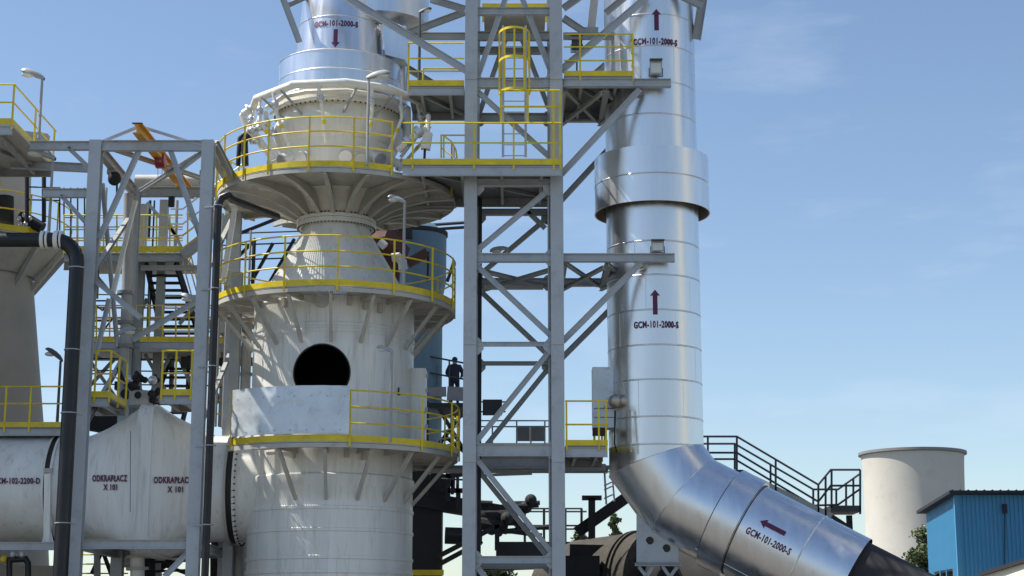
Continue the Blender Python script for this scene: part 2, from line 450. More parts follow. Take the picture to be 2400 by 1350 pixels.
for a, y in ((-20, 1062), (16, 1062), (28, 1066)):
    q = hpt(CV, RS + .05, a, zf(y, RS)); MB().bar(q + V((0, 0, -.1)), q + V((0, 0, .12)), .10, .14, V((math.sin(R(a)), -math.cos(R(a)), 0))).build('lug', M['under'], tower, 0)
# round plugged opening under the top deck
q = hpt(CV, RS, -3, zf(700, RS)); MB().tube([q, q + V((0, -.06, 0))], .21, 24).build('blind_cover', M['under'], tower)

def ring_platform(label, z, rin, rout, a0, a1, posts, struts, ra0, ra1, levels, gusset=False, sdrop=1.12, holes=()):
    root = thing('ring_platform', label, 'platform', (CV.x, CV.y, z), 'yellow railed platforms ringing the white tower')
    segs = []; a = a0
    for (h0, h1) in holes:
        segs.append((a, h0)); a = h1
    segs.append((a, a1))
    d = MB()
    for (s0, s1) in segs:
        d.lathe([(rin, z - .03), (rout, z - .03), (rout, z), (rin, z)], CV, max(2, int((s1 - s0) / 4)), closed=True, a0=s0, a1=s1)
    for (h0, h1) in holes:                      # open bar grating bays
        k = h0
        while k < h1:
            d.bar(hpt(CV, rin, k, z - .015), hpt(CV, rout, k, z - .015), .012, .03); k += 1.3
        for rr in (rin + .01, (rin + rout) / 2, rout - .01):
            d.tube(arc(CV, rr, h0, h1, z - .015), .015, 4)
    d.build('deck', M['under'], root, 0)
    MB().lathe([(rout - .08, z - .04), (rout - .004, z - .04), (rout - .004, z - .14), (rout - .02, z - .14), (rout - .02, z - .055), (rout - .08, z - .055)], CV, int((a1-a0)/3), closed=True, a0=a0, a1=a1).build('edge_beam', M['under'], root, 20)
    rails(root, arc(CV, rout, ra0, ra1, z), levels, [hpt(CV, rout + .03, a, z) for a in posts], tz=.0, toe=.135)
    for a in struts:
        up = V((math.cos(R(a)), math.sin(R(a)), 0))
        if gusset:
            pl = [(rout - .03, z - .05), (rout - .03, z - .16), (rout - .65, z - .18), (rout - 1.15, z - .27), (rout - 1.55, z - .40), (1.02, z - .60), (.90, z - .60), (1.0, z - .05)]
            vs = []
            for sgn in (-1, 1):
                for (r, zz) in pl: vs.append(hpt(CV, r, a, zz) + up * sgn * .014)
            n = len(pl); fs = [list(range(n)), list(range(2*n-1, n-1, -1))] + [[i, (i+1) % n, n+(i+1) % n, n+i] for i in range(n)]
            g = MB().add(vs, fs)
            for i in range(1, 5):
                g.bar(hpt(CV, pl[i][0], a, pl[i][1] - .008), hpt(CV, pl[i+1][0], a, pl[i+1][1] - .008), .11, .014)
            g.build('gusset', M['under'], root, 0)
        else:
            MB().ibeam(hpt(CV, rin - .02, a, z - .095), hpt(CV, rout - .1, a, z - .095), .12, .07).build('radial_beam', M['under'], root, 0)
            MB().bar(hpt(CV, rout - .14, a, z - .14), hpt(CV, RS + .01, a, z - sdrop), .075, .075).build('strut', M['under'], root, 0)
    return root
ring_platform('uppermost ring platform round the bowl of the white tower, on curved gusset plates', Z1, 1.33, R1, -128, 215,
              [-108, -84, -60, -42, -27, -7, 13, 31, 75, 100, 125, 150, 175, 200], [a for a in range(-160, 200, 20)], -128, 32, (1.19, .84, .48), gusset=True, holes=((-112, -46),))
ring_platform('middle ring platform of the white tower, at the foot of its cone, yellow rails', Z2, RS + .03, R2, -180, 180,
              [-115, -92, -68, -38.5, -17, 7, 33, 56, 78, 101, 125, 150, 175, 200, 222], [-78 + 20.5 * k for k in range(17)], -180, 179, (1.17, .80, .44), holes=((-150, -30), (-6, 14)))
ring_platform('lowest yellow railed ring platform of the white tower, below the round opening', Z3, RS + .03, R3, -46, 180,
              [-42, 13.5, 48, 72, 95, 120, 145, 170], [-18 + 21 * k for k in range(10)], -42, 180, (1.15, .78, .41), sdrop=1.2, holes=((-46, -22),))
# weathered sheet hung on the lowest railing
b = MB(); vs = []; fs = []; n = 24
for i in range(n + 1):
    a = -41 + (13 + 41) * i / n
    for j in range(9):
        zz = Z3 + .16 + (zf(907, R3) - Z3 - .13) * j / 8
        vs.append(hpt(CV, R3 + .07 + .012 * math.sin(i * 1.7 + j * .9) + .01 * math.sin(j * 2.3), a, zz))
for i in range(n):
    for j in range(8): fs.append([i*9+j, (i+1)*9+j, (i+1)*9+j+1, i*9+j+1])
m_ = len(vs); vs += [v + (V((CV.x, CV.y, v.z)) - v).normalized() * .008 for v in vs]; fs += [[q + m_ for q in f][::-1] for f in fs]
b.add(vs, fs)
wsh = tag(b.build('wind_sheet', M['panel'], smooth=60, loc=hpt(CV, R3, -15, Z3)), 'blotchy pale grey sheet hung on the railing below the round dark opening', 'sheet')

for zq in (Z3 + .24, Z3 + 1.0):
    for i in range(8):
        q = hpt(CV, R3 + .085, -39 + 6.9 * i + (1.5 if zq > Z3 + .5 else 0), zq); MB().sphere(q, .012, n=8, m=5).build('fixing', M['deck'], wsh)
# spray header pipes round the bowl
hdr = thing('spray_header', 'bent white ring pipes with branches and valves round the top of the white tower', 'pipework', (CV.x, CV.y, zf(195, 2.1)))
z_h = zf(196, 2.0)
def poly_ring(angs, r, z): return [hpt(CV, r, a, z) for a in angs]
hp = poly_ring((-82, -66, -26, 10, 40, 72, 92), 2.12, z_h)
MB().tube([hp[0] + V((-.25, 0, -.22)), hp[0] + V((.0, 0, -.04))] + hp[1:] + [hp[-1] + V((.1, .1, -.1))], .10, 14).build('header_pipe', M['pipe'], hdr)
e0 = hp[0] + V((-.25, 0, -.22))
MB().tube([e0, e0 + V((-.02, 0, -.05)), e0 + V((.28, 0, -.75))], .085, 12).build('drop_pipe', M['pipe'], hdr)
MB().tube([lerp(e0, hp[0], .5) , lerp(e0, hp[0], .62)], .15, 14).build('pipe_flange', M['galv'], hdr)
hp2 = poly_ring((-75, -42, -20, 12, 40, 62, 78), 1.80, z_h - .10)
MB().tube(hp2 + [hp2[-1] + V((.03, 0, -.9))], .062, 12).build('header_pipe', M['pipe'], hdr)
hp3 = poly_ring((-75, -42, -16, 4), 1.70, z_h - .25)
MB().tube(hp3, .045, 12).build('header_pipe', M['pipe'], hdr)
for a, dz, out in ((-80, .1, 2.25), (-62, 0, 2.1), (-44, 0, 2.0), (-8, .0, 1.9), (28, .0, 1.95), (52, .0, 2.05), (74, .05, 2.2), (-100, 0, 2.2), (100, 0, 2.2)):
    t0 = hpt(CV, 2.08, a, z_h - .06); t1 = hpt(CV, out, a + 2, z_h - .62 - dz); t2 = hpt(CV, 1.62, a + 4, z_h - 1.35)
    o = MB().tube([t0, t1, t2], .042, 10).build('branch_pipe', M['pipe'], hdr)
    for t in (.35, .62):
        q = lerp(t0, t1, t); MB().tube([q, q + (t1 - t0) * .07], .075, 12).build('pipe_flange', M['galv'], o)
    q = lerp(t1, t2, .3); MB().tube([q, lerp(t1, t2, .42)], .05, 10).build('colour_band', M['yellow'], o)
    v = MB(); q = lerp(t0, t1, .5); v.sphere(q, .09, .09, .11); v.tube([q, q + (hpt(CV, 2.4, a, q.z) - hpt(CV, 2.2, a, q.z))], .015, 6)
    v.build('valve', M['galv'], o)
for a in (-58, -36, 18, 46):       # stay bars between header and flange
    MB().bar(hpt(CV, 2.1, a, z_h - .05), hpt(CV, 1.55, a + (9 if a < 0 else -9), z_h - .62), .05, .05).build('stay_bar', M['steel2'], hdr, 0)
# left valve cluster standing on the upper deck
vc = thing('valve_station', 'cluster of white and black pipes and valves on the uppermost ring platform', 'valve group', P(585, 390, 40.5))
for x0, y0, x1, y1, rr, mm in ((590, 300, 640, 372, .07, 'pipe'), (622, 262, 632, 330, .06, 'pipe'), (632, 330, 652, 372, .06, 'pipe'), (612, 300, 655, 318, .05, 'galv')):
    MB().tube([P(x0, y0, 40.4), P(x1, y1, 40.4)], rr, 10).build('pipe', M[mm], vc)
for x, y in ((590, 305), (607, 300), (627, 290), (600, 330), (640, 312)):
    MB().sphere(P(x, y, 40.35), .10, .10, .09).tube([P(x, y, 40.35), P(x, y - 14, 40.3)], .02, 6).build('valve', M['galv'], vc)
MB().tube([P(575, 388, 40.6), P(573, 330, 40.6), P(582, 318, 40.6), P(592, 320, 40.6)], .085, 12).build('black_pipe', M['black'], vc)
MB().tube([P(558, 388, 40.7), P(562, 325, 40.7), P(574, 312, 40.7)], .06, 10).build('black_pipe', M['black'], vc)
# instrument box right of the bowl
ib = thing('actuator', 'grey actuator box on a dark stem right of the white bowl', 'actuator', P(995, 388, 39.6))
MB().tube([P(994, 388, 39.6), P(996, 345, 39.6)], .03, 8).build('stem', M['dark'], ib)
MB().bar(P(997, 350, 39.6), P(1003, 312, 39.6), .22, .2, V((0, 1, 0))).build('housing', M['bowl'], ib, 0)
MB().tube([P(1002, 312, 39.6), P(1004, 270, 39.7)], .06, 10).build('inlet_pipe', M['pipe'], ib)
MB().tube([P(1000, 300, 39.6), P(962, 326, 39.7), P(935, 352, 39.9)], .09, 12).build('outlet_pipe', M['pipe'], ib)
MB().tube([P(985, 305, 39.55), P(975, 314, 39.55)], .15, 14).build('pipe_flange', M['galv'], ib)
MB().tube([P(958, 328, 39.7), P(950, 334, 39.7)], .15, 14).build('pipe_flange', M['galv'], ib)

# clad duct on top of the tower
cd = thing('inlet_duct', 'metal clad duct entering the white tower from above, arrow pointing down', 'duct', (CV.x, CV.y, zt + .1))
zb0, zb1 = zf(203, 1.5), zf(113, 1.5)
RB = S(141, YV, 150)
MB().lathe([(1.3, zt + .1), (1.42, zt + .2), (1.42, zb0), (RB, zb0), (RB + .012, zb0 + .02), (RB, zb0 + .04), (RB, (zb0+zb1)/2 - .015), (RB + .01, (zb0+zb1)/2), (RB, (zb0+zb1)/2 + .015), (RB, zb1 - .03), (RB + .012, zb1 - .015), (RB, zb1), (1.1, zb1 + .03)], CV, 96).build('lower_band', M['clad'], cd, 25)
zk = zf(36, 1.05)
rt = lambda z: 1.12 - (z - zb1) * .085
MB().lathe([(rt(zb1), zb1), (rt(zk), zk), (rt(zk) + .012, zk + .015), (rt(zk), zk + .03), (rt(zk + 3.5), zk + 3.5)], CV, 96).build('taper', M['clad'], cd, 25)
def on_tower(zc, ac):
    def fn(x, y):
        z = zc + y; r = rt(z) + .012; return hpt(CV, r, ac + math.degrees(x / r), z)
    return fn
wrap('lettering', text_mesh('GCM-101-2000-S', S(108, 40, 55), S(15, 40, 55)), on_tower(zf(54, 1.05), -1), cd)
vf = arrow_mesh(S(46, 40, 90), S(10, 40, 90), S(20, 40, 90), S(13, 40, 90)); vf = ([(-x, -y) for x, y in vf[0]], vf[1])
wrap('flow_arrow', vf, on_tower(zf(90, 1.08), -.5), cd)
hx = [P(896, 58, 40.6), P(951, 60, 40.6), P(950, 140, 40.6), P(902, 128, 40.6)]
hh = MB(); hh.add(hx + [q + V((.05, .55, 0)) for q in hx], [[0,1,2,3],[7,6,5,4],[0,4,5,1],[1,5,6,2],[2,6,7,3],[3,7,4,0]]).build('side_sheet', M['clad'], cd, 0)
MB().lathe([(.8, zk + .05), (1.25, zk + .25), (1.25, zk + 3)], (CV.x + .95, CV.y + .5), 48).build('upper_bend', M['clad'], cd)
MB().tube([P(925, 140, 41.4), P(928, 330, 41.4)], .32, 20).build('bypass_pipe', M['clad'], cd)

# ------------------------------------------------------------------ lattice tower
TF, TB = 39.0, 41.75
lt = thing('lattice_tower', 'tall grey steel lattice tower with four columns standing between white tower and metal duct', 'steel tower', (P(1204, 700, TF).x, (TF + TB) / 2, 0))
xl, xr = P(1102, 700, TF).x, P(1306, 700, TF).x
ZT = P(1204, -260, TF).z
YU = V((0, 1, 0))
for (x, y) in ((xl, TF), (xr, TF), (xl, TB), (xr, TB)):
    MB().ibeam((x, y, 0), (x, y, ZT), .30, .30, YU, .022, .016).build('column', M['steel'], lt, 0)
for x in (xl, xr):
    for yy in (165, 785, 1060):
        q = P(1204, yy, TF - .15); MB().box((x, TF - .153 - .008, q.z), .30, .016, .45).build('splice_plate', M['steel'], lt, 0)
MB().bar((xl + .19, TB - .9, 0), (xl + .19, TB - .9, P(1204, 420, TF).z), .09, .3, YU).build('dark_strip', M['dark'], lt, 0)  # dark strip added for the dark sliver of the rear column
def tz(y): return P(1204, y, TF).z
def tier(y, h, yb=None, back=True, hb=None, w=.16):
    """front beam whose middle shows at row y, the same level on the rear plane, and two side beams"""
    z = tz(y)
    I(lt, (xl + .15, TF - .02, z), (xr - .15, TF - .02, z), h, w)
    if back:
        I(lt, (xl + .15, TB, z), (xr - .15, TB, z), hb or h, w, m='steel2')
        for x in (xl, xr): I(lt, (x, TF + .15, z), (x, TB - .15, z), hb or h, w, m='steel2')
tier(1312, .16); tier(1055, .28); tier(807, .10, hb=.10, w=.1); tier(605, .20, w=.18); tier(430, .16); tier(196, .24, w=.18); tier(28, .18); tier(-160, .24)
for yy in (1055, 1312, 812, 605, 440, 196):
    for x, sx in ((xl, 1), (xr, -1)):
        for Y in (TF - .055, TB + .055):
            MB().add([(x + sx * q, Y + e, tz(yy) + w) for e in (0, .014) for q, w in ((.13, -.2), (.20, -.2), (.32, -.07), (.32, .07), (.20, .2), (.13, .2))],
                     [[0,1,2,3,4,5],[11,10,9,8,7,6]] + [[i, (i+1) % 6, 6+(i+1) % 6, 6+i] for i in range(6)]).build('gusset_plate', M['steel'], lt, 0)
MB().tube([(xr - .19, TF + .02, 0), (xr - .19, TF + .02, tz(400))], .03, 8).build('conduit', M['steel2'], lt)
def tb(a, b, Y, h=.12, w=.10, m='steel'):
    z0, z1 = (tz(a[1]), tz(b[1]))
    I(lt, (a[0], Y, z0), (b[0], Y, z1), h, w, 'brace', m, up=(0, 0, 1))
XL, XR = xl + .12, xr - .12
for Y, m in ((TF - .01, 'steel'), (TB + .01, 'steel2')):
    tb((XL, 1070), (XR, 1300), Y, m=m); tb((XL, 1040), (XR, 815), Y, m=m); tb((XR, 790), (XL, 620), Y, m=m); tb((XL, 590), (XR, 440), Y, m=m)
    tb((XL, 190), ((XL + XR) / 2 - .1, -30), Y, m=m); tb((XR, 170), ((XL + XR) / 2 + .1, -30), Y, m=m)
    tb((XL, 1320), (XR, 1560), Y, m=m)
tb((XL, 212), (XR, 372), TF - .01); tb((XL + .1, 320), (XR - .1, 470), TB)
# level lattice in plan at the 605 tier
z = tz(618)
for a, b in (((xl, TF + .2), (xr, TB - .2)), ((xr, TF + .2), (xl, TB - .2))):
    I(lt, (a[0], a[1], z - .06), (b[0], b[1], z - (.06 if a[0] < b[0] else .17)), .1, .1, 'brace', 'steel2')
I(lt, (xl + .3, (TF + TB) / 2, z - .28), (xr - .3, (TF + TB) / 2, z - .28), .1, .1, 'brace', 'steel2')
# outrigger beams clasping the metal duct (right) at two levels, with knee braces
x195, x605 = P(1572, 195, TF).x, P(1581, 605, TF).x
for (zy, x1) in ((196, x195), (605, x605)):
    for Y, m in ((TF - .02, 'steel'), (TB, 'steel2')):
        I(lt, (xr + .15, Y, tz(zy)), (x1, Y, tz(zy)), .19, .18, m=m)
zA = tz(200)
for Y, m in ((TF, 'steel'), (TB, 'steel2')):
    I(lt, (xr + .12, Y, tz(408)), (P(1500, 207, TF).x, Y, tz(209)), .14, .10, 'knee_brace', m, up=(0, 0, 1))
    I(lt, (xr + .12, Y, tz(800)), (P(1500, 618, TF).x, Y, tz(618)), .14, .10, 'knee_brace', m)
    I(lt, (xr + .12, Y, tz(165)), (P(1520, -10, TF).x, Y, tz(-10)), .16, .12, 'knee_brace', m)
    I(lt, (xl - .12, Y, tz(165)), (P(780, -25, TF).x, Y, tz(-25)), .16, .12, 'knee_brace', m)
for yy in (605, 196):
    z = tz(yy) - .1
    for k in range(2):
        x0 = xr + .2 + k * .95
        for a, b in (((x0, TF + .1), (x0 + .9, TB - .1)), ((x0 + .9, TF + .1), (x0, TB - .1))):
            I(lt, (a[0], a[1], z - (.0 if a[0] < b[0] else .1)), (b[0], b[1], z - (.0 if a[0] < b[0] else .1)), .09, .09, 'brace', 'steel2')
    for k in (0.02, 1.06): I(lt, (xr + .15 + k, TF + .08, z), (xr + .15 + k, TB - .08, z), .16, .14, 'beam', 'steel2')
# frame of the top level (partly above the picture)
for (a, b, Y) in (((960, 85), (1090, 85), TF + .5), ((1320, 85), (1440, 85), TF + .5), ((955, 78), (1090, 28), TF + 1.4), ((1010, -2), (1090, 22), TF + .8), ((1320, 20), (1365, -12), TF + .8), ((1320, 42), (1370, 75), TF + .8)):
    I(lt, P(*a, Y), P(*b, Y), .16, .12, 'beam', 'steel2')
I(lt, P(1395, -20, 41), P(1385, 75, 41), .2, .2, 'post', 'steel2', up=YU)
I(lt, P(1290, 85, TB - .6), P(1118, 85, TB - .6), .22, .16, 'beam', 'steel2')
for (yy, Y) in ((15, TB - .6), (45, TB - .2)):
    MB().bar(P(1130, yy, Y), P(1282, yy, Y), .03, .15).build('toe_board', M['yellow'], lt, 0)
MB().box(P(1206, 60, TB - .4), 1.55, 1.6, .04).build('deck', M['under'], lt, 0)
# left top bracket over the inlet duct
I(lt, P(655, -25, 40), P(702, 100, 40), .16, .12, 'knee_brace')
I(lt, P(655, -25, 40), P(800, -25, TF), .16, .12, 'beam')
I(lt, P(676, 12, 40), P(720, -8, 40.5), .12, .12, 'brace', 'steel2')
# brackets round the head of the exhaust duct
I(lt, P(1650, -20, 40), P(1632, 92, 40), .22, .14, 'knee_brace', 'steel2'); I(lt, P(1420, 30, TF), P(1475, -15, TF), .14, .12, 'brace', 'steel2')
I(lt, P(1590, -15, 39.3), P(1646, 12, 39.3), .2, .12, 'beam', 'steel2')
MB().box(P(1385, 78, TF + 1.2), .35, .35, .2).build('gusset', M['steel2'], lt, 0)

def flat_platform(label, xa, xb, yfront, Y0, Y1, toe_y, rail_ys, posts, inset=0, front=True, left=False, right=False, beam=.16, deckmat='deck', group='flat yellow railed platforms on the steelwork', name='platform', ribs=2):
    """deck whose front edge shows from xa to xb at row yfront (deck underside of the toe board)"""
    a, b = P(xa, yfront, Y0), P(xb, yfront, Y0); z = a.z
    root = thing(name, label, 'platform', ((a.x + b.x) / 2, (Y0 + Y1) / 2, z), group)
    MB().bar((a.x, (Y0 + Y1) / 2, z - .02), (b.x, (Y0 + Y1) / 2, z - .02), Y1 - Y0, .04).build('deck', M[deckmat], root, 0)
    if beam:
        I(root, (a.x, Y0 + .03, z - .045 - beam / 2), (b.x, Y0 + .03, z - .045 - beam / 2), beam, .08, 'edge_beam', 'steel')
        I(root, (a.x, Y1 - .05, z - .045 - beam / 2), (b.x, Y1 - .05, z - .045 - beam / 2), beam, .08, 'edge_beam', 'steel2')
        for k in range(ribs):
            x = a.x + (b.x - a.x) * (k + .5) / ribs
            I(root, (x, Y0 + .08, z - .045 - beam / 2), (x, Y1 - .1, z - .045 - beam / 2), beam * .8, .07, 'joist', 'steel2')
        I(root, (a.x + .1, Y0 + .1, z - .09), (b.x - .1, Y1 - .15, z - .09), .07, .07, 'joist', 'steel2')
    lv = [P(xa, yy, Y0).z - z for yy in rail_ys]
    pts = [V((a.x, Y0, z)), V((b.x, Y0, z))]
    if left: pts = [V((a.x, Y1, z))] + pts
    if right: pts = pts + [V((b.x, Y1, z))]
    toe = P(xa, toe_y, Y0).z - z
    pp = [V((P(x, yfront, Y0).x, Y0, z)) for x in posts]
    if left: pp += [V((a.x, Y0 + (Y1 - Y0) * t, z)) for t in (.5, .97)]
    if right: pp += [V((b.x, Y0 + (Y1 - Y0) * t, z)) for t in (.5, .97)]
    rails(root, pts, lv, pp, toe=toe)
    return root
fp = flat_platform('long yellow railed platform crossing in front of the lattice tower to the bowl', 943, 1316, 386, 38.35, 41.3, 372, (288, 335), [967, 1111, 1204, 1298, 1313], beam=.22, ribs=4)
b = MB(); z_b = P(1000, 372, 38.35).z
gate = MB()
for yy in (316, 342, 355): pass
g0 = [P(1034, 370, 39.6), P(1034, 317, 39.6), P(1090, 317, 39.6)]
gate.tube(g0, .02, 6).tube([P(1040, 370, 39.6), P(1040, 318, 39.6), P(1058, 332, 39.5), P(1068, 350, 39.5), P(1071, 370, 39.5)], .02, 6).tube([P(1036, 348, 39.6), P(1060, 366, 39.5)], .02, 6).tube([P(1064, 344, 39.5), P(1064, 370, 39.5)], .018, 6)
gate.build('ladder_guard', M['yellow'], fp)
fp2 = flat_platform('yellow railed landing left of the lattice tower beside the inlet duct', 955, 1088, 201, TF + .1, TF + 2.2, 188, (137, 101, 167), [957], beam=.18)
MB().tube([P(992, 188, TF + .3), P(992, 161, TF + .3), P(1090, 161, TF + .3)], .02, 6).build('handrail', M['yellow'], fp2)
fp3 = flat_platform('yellow railed platform right of the lattice tower holding the metal duct', 1322, 1484, 178, TF - .08, TF + 2.7, 166, (80, 110, 142), [1360, 1484], beam=.2, right=True)
fp4 = flat_platform('small yellow railed landing low right of the lattice tower, beside the white cabinet', 1325, 1424, 1044, TF - .1, TF + 2.4, 1031, (940, 995), [1328, 1404, 1421], beam=.22, right=True)
MB().bar(P(1330, 1065, TF + 1.2), P(1416, 1065, TF + 1.2), 2.4, .04).build('underside_plate', M['deck'], fp4, 0)
# high rail box round the ladder foot and the caged ladder
rb = thing('guard_rail', 'yellow guard rail box in front of the caged ladder on the lattice tower', 'railing', P(1240, 372, 38.45))
for yy in (212, 250, 288):
    MB().tube([P(1174, yy, 38.45), P(1311, yy, 38.45), P(1313, yy, 40.5)], .024, 8).build('handrail', M['yellow'], rb)
for x in (1174, 1237, 1297, 1312): MB().bar(P(x, 288 if x < 1290 else 372, 38.45), P(x, 212, 38.45), .05, .035, YU).build('post', M['yellow'], rb, 0)
ld = thing('caged_ladder', 'yellow hooped ladder cage on the lattice tower', 'ladder', P(1206, 372, 38.9))
for x in (1179, 1232):
    MB().bar(P(x, 368, 38.9), P(x, 60, 38.9), .06, .03, YU).build('stile', M['steel'], ld, 0)
zz0, zz1 = P(1206, 365, 38.9).z, P(1206, 90, 38.9).z
xa, xb = P(1179, 200, 38.9).x, P(1232, 200, 38.9).x
k = zz0
while k < zz1:
    MB().tube([(xa, 38.9, k), (xb, 38.9, k)], .013, 6).build('rung', M['steel'], ld); k += .27
cx, cr_ = (xa + xb) / 2, .36
for yy in (73, 140, 215):
    zz = P(1206, yy, 38.6).z
    MB().ribbon([V((cx + cr_ * math.cos(R(t)), 38.9 - .12 - cr_ * 1.3 * math.sin(R(t)), zz)) for t in range(0, 181, 12)], -.03, .03, .01).build('cage_hoop', M['yellow'], ld, 40)
for t in (8, 50, 90, 130, 172):
    x, y = cx + cr_ * math.cos(R(t)), 38.9 - .12 - cr_ * 1.3 * math.sin(R(t)) + .012
    MB().bar((x, y, P(1206, 218, 38.6).z), (x, y, P(1206, 70, 38.6).z), .045, .012, YU).build('cage_bar', M['yellow'], ld, 0)
for x in (1172, 1243):
    I(ld, P(x, 215, 39.0), P(x + (6 if x < 1200 else -6), 95, 39.0), .05, .05, 'cage_stay', 'yellow', up=YU)

# ------------------------------------------------------------------ exhaust duct
DY = 40.35; RD = S(108.5, DY)
ed = thing('exhaust_duct', 'big shiny metal clad duct rising beside the lattice tower, with flow arrows and stencilled codes', 'duct', (P(1540, 1090, DY).x, DY, 0))
pA = P(1538.5, 1082, DY); DC = V((pA.x, DY, 0))
pB = P(1603, 1168, 40.2); pC = P(1992, 1369, 39.1); dI = (pC - pB).normalized()
def dz(y): return P(1535, y, DY - RD).z
zc_t, zc_b = P(1530, 339, DY - RD * 1.25).z, P(1530, 469, DY - RD * 1.25).z
seams = (1040, 975, 888, 807, 725, 643, 563, 265, 190, 106, 32, -60)
prof = []
zseam = sorted([dz(y) for y in seams])
prof.append((RD, pA.z + .02))
vs_ = MB()
n = 96
# vertical shell: lathe above the mitre plane, with lapped seams
nb = (V((0, 0, 1)) + (pA - pB).normalized()).normalized()
rows = [None] + [z for zs in zseam for z in (zs - .02, zs - .004, zs + .004, zs + .02)] + [dz(-200)]
rad = [RD] + [r for zs in zseam for r in (RD, RD + .010, RD + .010, RD)] + [RD]
vv = []
for i in range(n):
    t = 2 * math.pi * i / n
    for z, r in zip(rows, rad):
        o = V((math.sin(t) * r, -math.cos(t) * r, 0))
        if z is None: vv.append(pA + o - V((0, 0, 1)) * (o.dot(nb) / nb.z))
        else: vv.append(V((DC.x + o.x, DC.y + o.y, z)))
m_ = len(rows)
ff = [[i*m_+j, ((i+1) % n)*m_+j, ((i+1) % n)*m_+j+1, i*m_+j+1] for i in range(n) for j in range(m_-1)]
vs_.add(vv, ff)
riser = vs_.build('riser', M['clad'], ed, 25)
for i, (z0, z1) in enumerate(zip(zseam, zseam[1:])):
    for a in (-62 + (i * 37) % 50, 8 + (i * 23) % 55, 100 + i * 13, 200 + i * 17):
        if z1 < zc_b or z0 > zc_t: MB().tube([hpt(DC, RD, a, z0), hpt(DC, RD, a, z1)], .006, 5).build('seam', M['clad'], ed)
# elbow piece with mitred ends
def mitre_piece(a, b, na, nb_, r):
    d = (b - a).normalized(); x = d.cross(V((0, 1, 0))).normalized(); y = d.cross(x); vv = []
    for i in range(n):
        t = 2 * math.pi * i / n; o = (x * math.cos(t) + y * math.sin(t)) * r
        vv += [a + o - d * (o.dot(na) / d.dot(na)), b + o - d * (o.dot(nb_) / d.dot(nb_))]
    return MB().add(vv, [[2*i, 2*((i+1) % n), 2*((i+1) % n)+1, 2*i+1] for i in range(n)])
d1 = (pB - pA).normalized()
nA = (V((0, 0, -1)) + d1).normalized(); nB = (d1 + dI).normalized()
mitre_piece(pA, pB, nA, nB, RD * 1.004).build('elbow', M['clad'], ed, 25)
L_end = (pC - pB).length
mitre_piece(pB, pC, nB, dI, RD * 1.008).build('inclined_run', M['clad'], ed, 25)
for t, r0, w in ((.0, 1.004, .02),):
    pass
def ring_seam(q, d, nrm, r, w=.018, nm='seam', mm='clad'):
    x = d.cross(V((0, 1, 0))).normalized(); y = d.cross(x); pts = []
    for i in range(72):
        t = 2 * math.pi * i / 72; o = (x * math.cos(t) + y * math.sin(t)) * r
        pts.append(q + o - d * (o.dot(nrm) / d.dot(nrm)))
    return MB().tube(pts, w, 6, closed=True).build(nm, M[mm], ed, 60)
ring_seam(pA, d1, nA, RD, .012); ring_seam(pB, dI, nB, RD * 1.004, .012)
def along(xpx):            # distance along the inclined run for an axis column
    return L_end * (xpx - 1603) / (1992 - 1603)
for xs in (1905,):
    ring_seam(pB + dI * along(xs - 16), dI, dI, RD * 1.01, .018)
q0, q1 = pB + dI * along(1694), pB + dI * along(1750)
MB().tube([q0, q0 + dI * .006, q1 - dI * .006, q1], [RD * .99, RD * 1.10, RD * 1.085, RD * .99], n, cap=True).build('expansion_band', M['clad'], ed, 25)
for q in (q0 - dI * .02, q1 + dI * .02): ring_seam(q, dI, dI, RD * 1.008, .014, 'joint', 'dark')  # dark rings put in as the shadow in the gaps beside the band
MB().tube([pC - dI * .35, pC + dI * 9], RD * .93, 64).build('bare_run', M['dark'], ed)
# lengthwise sheet seam on the run
for ang in (35, -40, 150):
    x = dI.cross(V((0, 1, 0))).normalized(); y = dI.cross(x); o = (x * math.cos(R(ang)) + y * math.sin(R(ang))) * RD * 1.01
    MB().tube([pB + dI * .9 + o, pC - dI * .05 + o], .008, 5).build('seam', M['clad'], ed)
# collar
RC = S(135, DY)
MB().lathe([(RC - .012, zc_b), (RC, zc_b), (RC, (zc_t + zc_b) / 2 - .02), (RC + .010, (zc_t + zc_b) / 2), (RC, (zc_t + zc_b) / 2 + .02), (RC, zc_t), (RC - .012, zc_t), (RD, zc_t + .04)], DC, 96).build('collar', M['clad'], ed, 25)
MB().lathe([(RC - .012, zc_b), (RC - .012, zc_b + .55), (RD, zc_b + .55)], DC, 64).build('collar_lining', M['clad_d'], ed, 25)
MB().lathe([(RC + .002, zc_b), (RC + .014, zc_b), (RC + .014, zc_b + .03), (RC + .002, zc_b + .03)], DC, 64, closed=True).build('collar_hem', M['clad'], ed, 25)
def on_riser(zc, ac):
    def fn(x, y): return hpt(DC, RD + .016, ac + math.degrees(x / RD), zc + y)
    return fn
TW = S(112, DY - RD)
asn = lambda px, y: math.degrees(math.asin(max(-1, min(1, (P(px, y, DY - RD * .95).x - DC.x) / RD))))
wrap('lettering', text_mesh('CCM-101-2000-S', S(108, 39.3, 95), S(16, 39.3, 95)), on_riser(dz(96), asn(1537, 95)), ed)
wrap('lettering', text_mesh('GCM-101-2000-S', S(108, 39.3, 760), S(17, 39.3, 760)), on_riser(dz(760), asn(1538, 760)), ed)
wrap('flow_arrow', arrow_mesh(S(54, 39.3), S(11, 39.3), S(23, 39.3), S(14, 39.3)), on_riser(dz(46), asn(1538, 46)), ed)
wrap('flow_arrow', arrow_mesh(S(59, 39.3), S(11, 39.3), S(23, 39.3), S(14, 39.3)), on_riser(dz(708), asn(1535, 708)), ed)
